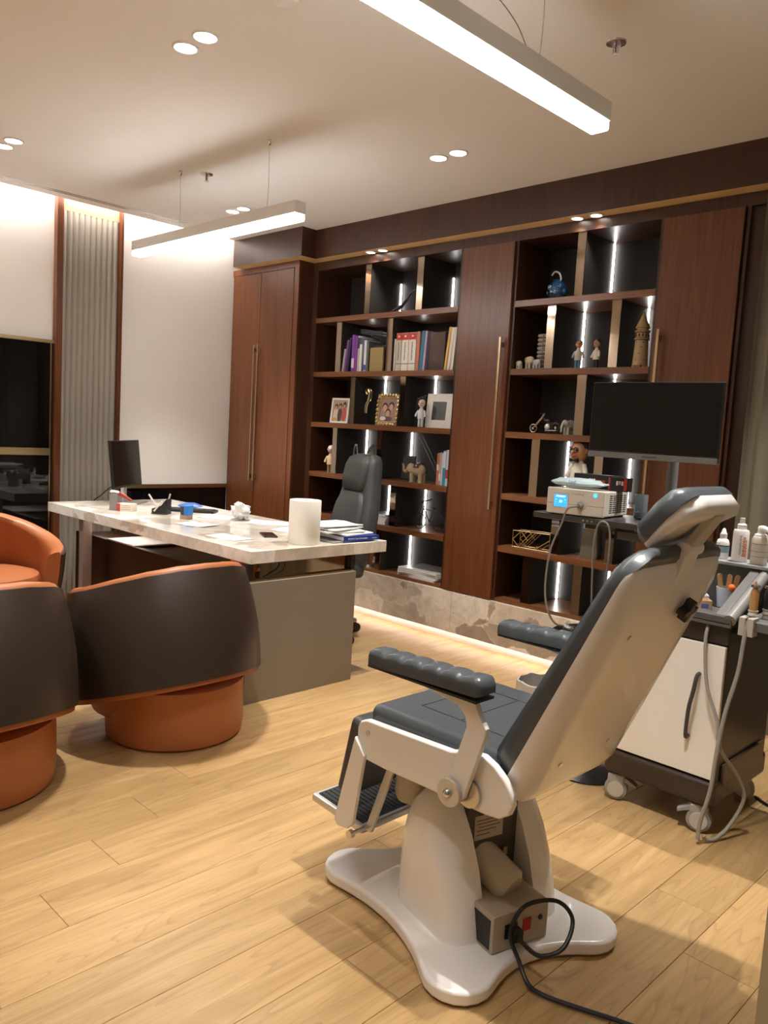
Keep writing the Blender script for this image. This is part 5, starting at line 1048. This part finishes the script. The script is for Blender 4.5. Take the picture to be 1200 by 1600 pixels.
# round tower model
tx, ty = -2.160, 4.145
t = sthing('tower_model', 'wooden model of a round stone tower with a conical roof', 'model', tx, ty, 1.80)
MB().lathe([(0.004, 0), (0.044, 0), (0.041, 0.02), (0.036, 0.135), (0.034, 0.15), (0.040, 0.152), (0.040, 0.160), (0.035, 0.160), (0.035, 0.190), (0.041, 0.192), (0.041, 0.200), (0.031, 0.202), (0.031, 0.213), (0.004, 0.214)], (tx, ty, 1.801), 24).build('tower', C(0.40, 0.28, 0.14, 0.6), t)
MB().lathe([(0.037, 0.213), (0.039, 0.217), (0.020, 0.262), (0.004, 0.298), (0.001, 0.302)], (tx, ty, 1.801), 24).build('roof', C(0.34, 0.23, 0.11, 0.6), t)
for k in range(12):
    a = 2 * math.pi * k / 12
    MB().ball((tx + 0.0355 * math.cos(a), ty + 0.0355 * math.sin(a), 1.801 + 0.174), 0.004, 0.004, 0.010, 6, 5).build('window', C(0.04, 0.025, 0.015, 0.6), t)
    if k % 2: continue
    for z in (0.04, 0.075, 0.11, 0.135): MB().ball((tx + (0.041 - 0.045 * z) * math.cos(a + z * 9), ty + (0.041 - 0.045 * z) * math.sin(a + z * 9), 1.801 + z), 0.003, 0.003, 0.004, 6, 5).build('loophole', C(0.04, 0.025, 0.015, 0.6), t)
for z in (0.150, 0.160, 0.190, 0.200): MB().lathe([(0.038, z - 0.001), (0.0412, z - 0.001), (0.0412, z + 0.001), (0.038, z + 0.001)], (tx, ty, 1.801), 24).build('gallery', C(0.06, 0.04, 0.025, 0.6), t)
MB().box(tx - 0.012, tx + 0.030, ty - 0.052, ty - 0.036, 1.8005, 1.812).build('door_step', C(0.20, 0.08, 0.05, 0.6), t)
# blue glass jug
t = sthing('glass_jug', 'blue art-glass vessel with a curved clear handle on the top right shelf', 'vase', -2.765, 4.2, 2.21)
MB().lathe([(0.004, 0), (0.038, 0), (0.056, 0.035), (0.058, 0.065), (0.045, 0.100), (0.028, 0.118), (0.030, 0.126), (0.024, 0.126), (0.020, 0.115), (0.004, 0.11)], (-2.765, 4.2, 2.2105), 28).build('vessel', C(0.004, 0.028, 0.075, 0.05, spec=1.0), t)
MB().tube(bez([(-2.745, 4.19, 2.32), (-2.74, 4.19, 2.345), (-2.755, 4.19, 2.375), (-2.785, 4.19, 2.385), (-2.805, 4.19, 2.365)], 6), 0.0055, 8).build('handle', C(0.45, 0.45, 0.42, 0.1), t)
for a_, z_ in ((200, 0.05), (240, 0.075), (285, 0.045), (320, 0.08), (350, 0.05)):
    MB().ball((-2.765 + 0.05 * math.cos(R(a_)), 4.2 + 0.05 * math.sin(R(a_)), 2.2105 + z_), 0.016, 0.016, 0.020, 10, 7).build('glass_knob', C(0.006, 0.05, 0.12, 0.05, spec=1.0), t)
# motorcycle
t = sthing('model_motorcycle', 'small metal chopper motorcycle model on the right bay shelf', 'model', -2.73, 4.13, 1.415)
for x, r_, th in ((-2.815, 0.024, 0.004), (-2.655, 0.026, 0.010)):
    w_ = MB().tube([(x + r_ * math.cos(k * math.pi / 10), 4.13, 1.4165 + r_ + th + r_ * math.sin(k * math.pi / 10)) for k in range(21)], th, 8).build('wheel', 'black' if th > 0.005 else 'steel', t)
    MB().cyl((x, 4.122, 1.4165 + r_ + th), (x, 4.138, 1.4165 + r_ + th), 0.008, 10).build('hub', 'steel', w_)
for y in (4.124, 4.136): MB().tube([(-2.815, y, 1.447), (-2.755, y, 1.515), (-2.745, y, 1.535)], 0.0026, 6).build('fork_leg', 'steel', t)
MB().tube(bez([(-2.752, 4.095, 1.530), (-2.745, 4.115, 1.538), (-2.745, 4.145, 1.538), (-2.752, 4.165, 1.530)], 4), 0.0025, 6).build('handlebar', 'steel', t)
MB().tube([(-2.752, 4.13, 1.508), (-2.715, 4.13, 1.487), (-2.66, 4.13, 1.452)], 0.005, 8).build('frame', 'black', t)
MB().ball((-2.722, 4.13, 1.493), 0.022, 0.012, 0.010, 10, 7).build('fuel_tank', C(0.05, 0.05, 0.05, 0.2), t)
MB().ball((-2.715, 4.13, 1.455), 0.020, 0.014, 0.022, 10, 7).build('engine', 'alu', t)
MB().ball((-2.678, 4.13, 1.478), 0.020, 0.012, 0.006, 10, 5).build('saddle', 'black', t)
MB().tube([(-2.72, 4.115, 1.432), (-2.64, 4.112, 1.436)], 0.004, 8).build('exhaust', 'steel', t)
# fourth shelf, left bay
t = sthing('glass_drop', 'tall clear loop ornament behind the office chair on the fourth shelf', 'ornament', -4.615, 4.24, 1.03)
MB().tube([(-4.50 + 0.022 * math.cos(a * math.pi / 12), 4.24, 1.16 + 0.10 * math.sin(a * math.pi / 12)) for a in range(25)], 0.006, 8).build('loop', C(0.25, 0.24, 0.22, 0.1), t)
MB().box(-4.53, -4.47, 4.21, 4.27, 1.0305, 1.062).build('plinth', C(0.45, 0.28, 0.10, 0.4), t)
t = sthing('silver_plate', 'round silver plate standing on a wooden foot on the fourth shelf', 'plate', -4.28, 4.27, 1.03)
mp2 = Matrix.Translation((-4.285, 4.27, 1.165)) @ Matrix.Rotation(R(82), 4, 'X')
m = MB(mp2); m.lathe([(0.002, 0.0), (0.075, 0.004), (0.088, 0.010), (0.118, 0.014), (0.118, 0.018), (0.085, 0.014), (0.07, 0.008), (0.002, 0.006)], (0, 0, 0), 36); m.build('dish', C(0.55, 0.53, 0.50, 0.2, metal=0.9), t)
for k in range(16):
    a = k * math.pi / 8; m = MB(mp2); m.tube([(0.088 * math.cos(a), 0.088 * math.sin(a), 0.016), (0.116 * math.cos(a + 0.2), 0.116 * math.sin(a + 0.2), 0.019)], 0.003, 6); m.build('rim_rib', 'steel', t)
MB().box(-4.33, -4.24, 4.25, 4.31, 1.0305, 1.05).build('foot', C(0.25, 0.12, 0.05, 0.4), t)
t = sthing('blue_box', 'small bright blue box beside the office chair on the fourth shelf', 'box', -4.105, 4.12, 1.03)
MB().box(-4.150, -4.092, 4.105, 4.155, 1.0305, 1.120).build('box', C(0.01, 0.10, 0.55, 0.3), t, bevel=0.002)
MB().box(-4.130, -4.112, 4.104, 4.105, 1.075, 1.10).build('print', C(0.25, 0.40, 0.75, 0.4), t)
for x0_, x1_, lab in ((-4.065, -3.945, 'dark glass plaque left of the sand-coloured elephant'), (-3.70, -3.585, 'dark glass plaque right of the sand-coloured elephant')):
    t = sthing('glass_plaque', lab, 'plaque', (x0_ + x1_) / 2, 4.22, 1.03, 'glass plaques')
    MB(Matrix.Translation((0, 4.30, 1.0305)) @ Matrix.Rotation(R(-6), 4, 'X')).box(x0_, x1_, 0, 0.012, 0.004, 0.175).build('plate', C(0.10, 0.10, 0.085, 0.06), t, bevel=0.002)
    MB().box(x0_ + 0.02, x1_ - 0.02, 4.27, 4.34, 1.0302, 1.036).build('foot', 'black', t)
t = sthing('wire_stand', 'thin black wire stand leaning across the fourth shelf niche', 'stand', -3.63, 4.26, 1.03)
for dx in (0, 0.035): MB().tube([(-3.865 + dx, 4.27, 1.345), (-3.62 + dx, 4.20, 1.09), (-3.62 + dx, 4.20, 1.031)], 0.004, 6).build('rod', 'black', t)
MB().cyl((-3.62, 4.20, 1.034), (-3.585, 4.20, 1.034), 0.003, 6).build('foot', 'black', t)
Z4 = 1.031
for a, b, h, c_, lab, sp in ((-3.560, -3.540, 0.215, (0.42, 0.14, 0.07), 'orange patterned book in the fourth shelf corner', [(0.10, 0.14, (0.6, 0.5, 0.4))]), (-3.538, -3.522, 0.220, (0.40, 0.30, 0.24), 'brown and white book in the fourth shelf corner', [(0.03, 0.08, (0.65, 0.6, 0.55))]), (-3.520, -3.508, 0.215, (0.55, 0.57, 0.60), 'thin white book in the fourth shelf corner', None), (-3.506, -3.482, 0.235, (0.03, 0.22, 0.34), 'teal and white book in the fourth shelf corner', [(0.12, 0.23, (0.55, 0.57, 0.65))]), (-3.480, -3.458, 0.240, (0.45, 0.46, 0.55), 'lavender and red book in the fourth shelf corner', [(0.05, 0.11, (0.30, 0.04, 0.04))])):
    book(a, b, Z4, h, 0.17, c_, lab, 0, y=4.115, grp='books in the fourth shelf corner', stripe=sp)
# fifth shelf
def mags(x0_, x1_, y0_, y1_, z, n, lab):
    for k in range(n):
        dx = random.uniform(-0.006, 0.006); a = random.uniform(-3, 3); xc, yc = (x0_ + x1_) / 2 + dx, (y0_ + y1_) / 2
        t = thing('magazine', lab[k] if isinstance(lab, (list, tuple)) else lab, 'magazine', (xc, yc, z), 'magazines in the bookcase')
        m = MB(place((xc, yc, z + 0.0004), a)); m.box(-(x1_ - x0_) / 2, (x1_ - x0_) / 2, -(y1_ - y0_) / 2, (y1_ - y0_) / 2, 0, 0.0100); m.build('pages', 'paper', t)
        m = MB(place((xc, yc, z + 0.0104), a)); m.box(-(x1_ - x0_) / 2, (x1_ - x0_) / 2, -(y1_ - y0_) / 2, (y1_ - y0_) / 2, 0, 0.0012); m.build('cover', C(*random.choice(((0.45, 0.44, 0.42), (0.12, 0.12, 0.14), (0.55, 0.52, 0.48))), 0.35), t)
        z += 0.0122
ORD = ('bottom', 'second', 'third', 'fourth', 'fifth', 'top')
mags(-4.22, -4.02, 4.12, 4.38, 0.70, 6, ['%s magazine of the pile behind the office chair' % q for q in ORD])
mags(-3.86, -3.50, 4.105, 4.36, 0.365, 5, ['%s magazine of the wide pile on the bottom shelf' % q for q in ('lowest', 'second lowest', 'middle', 'second highest', 'highest')])
mags(-4.40, -4.16, 4.12, 4.36, 0.365, 3, ['%s white magazine under the desk corner on the bottom shelf' % q for q in ('lower', 'middle', 'upper')])
t = sthing('blue_box', 'small blue and silver box high on the fifth shelf divider', 'box', -3.98, 4.2, 0.70)
MB().box(-4.000, -3.975, 4.13, 4.30, 0.7005, 0.90).build('binder', C(0.03, 0.08, 0.16, 0.3), t)
# wire bicycle
t = sthing('wire_bicycle', 'black wire bicycle ornament on the fifth shelf', 'ornament', -3.63, 4.17, 0.70)
for x in (-3.735, -3.56):
    w_ = MB().tube([(x + 0.055 * math.cos(k * math.pi / 12), 4.17, 0.764 + 0.055 * math.sin(k * math.pi / 12)) for k in range(25)], 0.0035, 6).build('wheel', 'black', t)
    for k in range(4): MB().tube([(x - 0.055 * math.cos(k * math.pi / 4), 4.17, 0.764 - 0.055 * math.sin(k * math.pi / 4)), (x + 0.055 * math.cos(k * math.pi / 4), 4.17, 0.764 + 0.055 * math.sin(k * math.pi / 4))], 0.0012, 5).build('spoke', 'black', w_)
for p in ([(-3.735, 4.17, 0.764), (-3.70, 4.17, 0.865), (-3.69, 4.17, 0.885)], [(-3.70, 4.17, 0.850), (-3.645, 4.17, 0.765), (-3.56, 4.17, 0.764)], [(-3.645, 4.17, 0.765), (-3.61, 4.17, 0.855)], [(-3.70, 4.17, 0.850), (-3.615, 4.17, 0.845), (-3.56, 4.17, 0.764)]):
    MB().tube(p, 0.0035, 6).build('tube', 'black', t)
MB().tube(bez([(-3.69, 4.13, 0.89), (-3.69, 4.15, 0.905), (-3.655, 4.17, 0.915), (-3.64, 4.175, 0.925)], 4), 0.004, 6).build('handlebar', 'black', t)
MB().ball((-3.61, 4.17, 0.862), 0.020, 0.010, 0.006, 8, 5).build('saddle', 'black', t)
# brass geometric stand, right bay fifth shelf
t = sthing('geometric_stand', 'brass wire geometric candle stand on the right bay shelf', 'ornament', -2.76, 4.16, 0.70)
xs = [-2.90, -2.83, -2.76, -2.69, -2.63]
for y in (4.12, 4.20):
    for a, b in ((0, 0), (0, 1), (1, 0)): pass
    for p, q in (((-2.90, 0.704), (-2.90, 0.805)), ((-2.90, 0.805), (-2.63, 0.812)), ((-2.90, 0.704), (-2.63, 0.704)), ((-2.90, 0.750), (-2.84, 0.806)), ((-2.84, 0.806), (-2.79, 0.755)), ((-2.90, 0.750), (-2.85, 0.706)), ((-2.84, 0.704), (-2.735, 0.808)), ((-2.735, 0.704), (-2.63, 0.775)), ((-2.63, 0.704), (-2.63, 0.812)), ((-2.86, 0.704), (-2.76, 0.808))):
        MB().tube([(p[0], y, p[1]), (q[0], y, q[1])], 0.0026, 6).build('wire', 'brass', t)
for x, z in ((-2.90, 0.704), (-2.90, 0.805), (-2.63, 0.704), (-2.63, 0.812), (-2.735, 0.808), (-2.84, 0.806)): MB().tube([(x, 4.12, z), (x, 4.20, z)], 0.0026, 6).build('wire', 'brass', t)
for x in (-2.865, -2.735): MB().lathe([(0.004, 0), (0.014, 0), (0.018, 0.016), (0.004, 0.016)], (x, 4.16, 0.7045), 14).build('candle_cup', C(0.30, 0.12, 0.05, 0.4), t)
t = sthing('glass_vase', 'smoky square glass vase on the right bay fifth shelf', 'vase', -2.395, 4.2, 0.70)
MB().rings([[(x, y, z) for x, y in rrect(-2.395, 4.2, r_, 0.03, 0.008, 3)] for r_, z in ((0.052, 0.7005), (0.058, 0.72), (0.050, 0.84), (0.047, 0.872))]).build('vase', C(0.16, 0.14, 0.10, 0.08), t)
MB().rings([[(x, y, z) for x, y in rrect(-2.395, 4.2, 0.046, 0.029, 0.008, 3)] for z in (0.872, 0.876)]).build('rim', 'brass', t)
print('objects', len(bpy.data.objects))
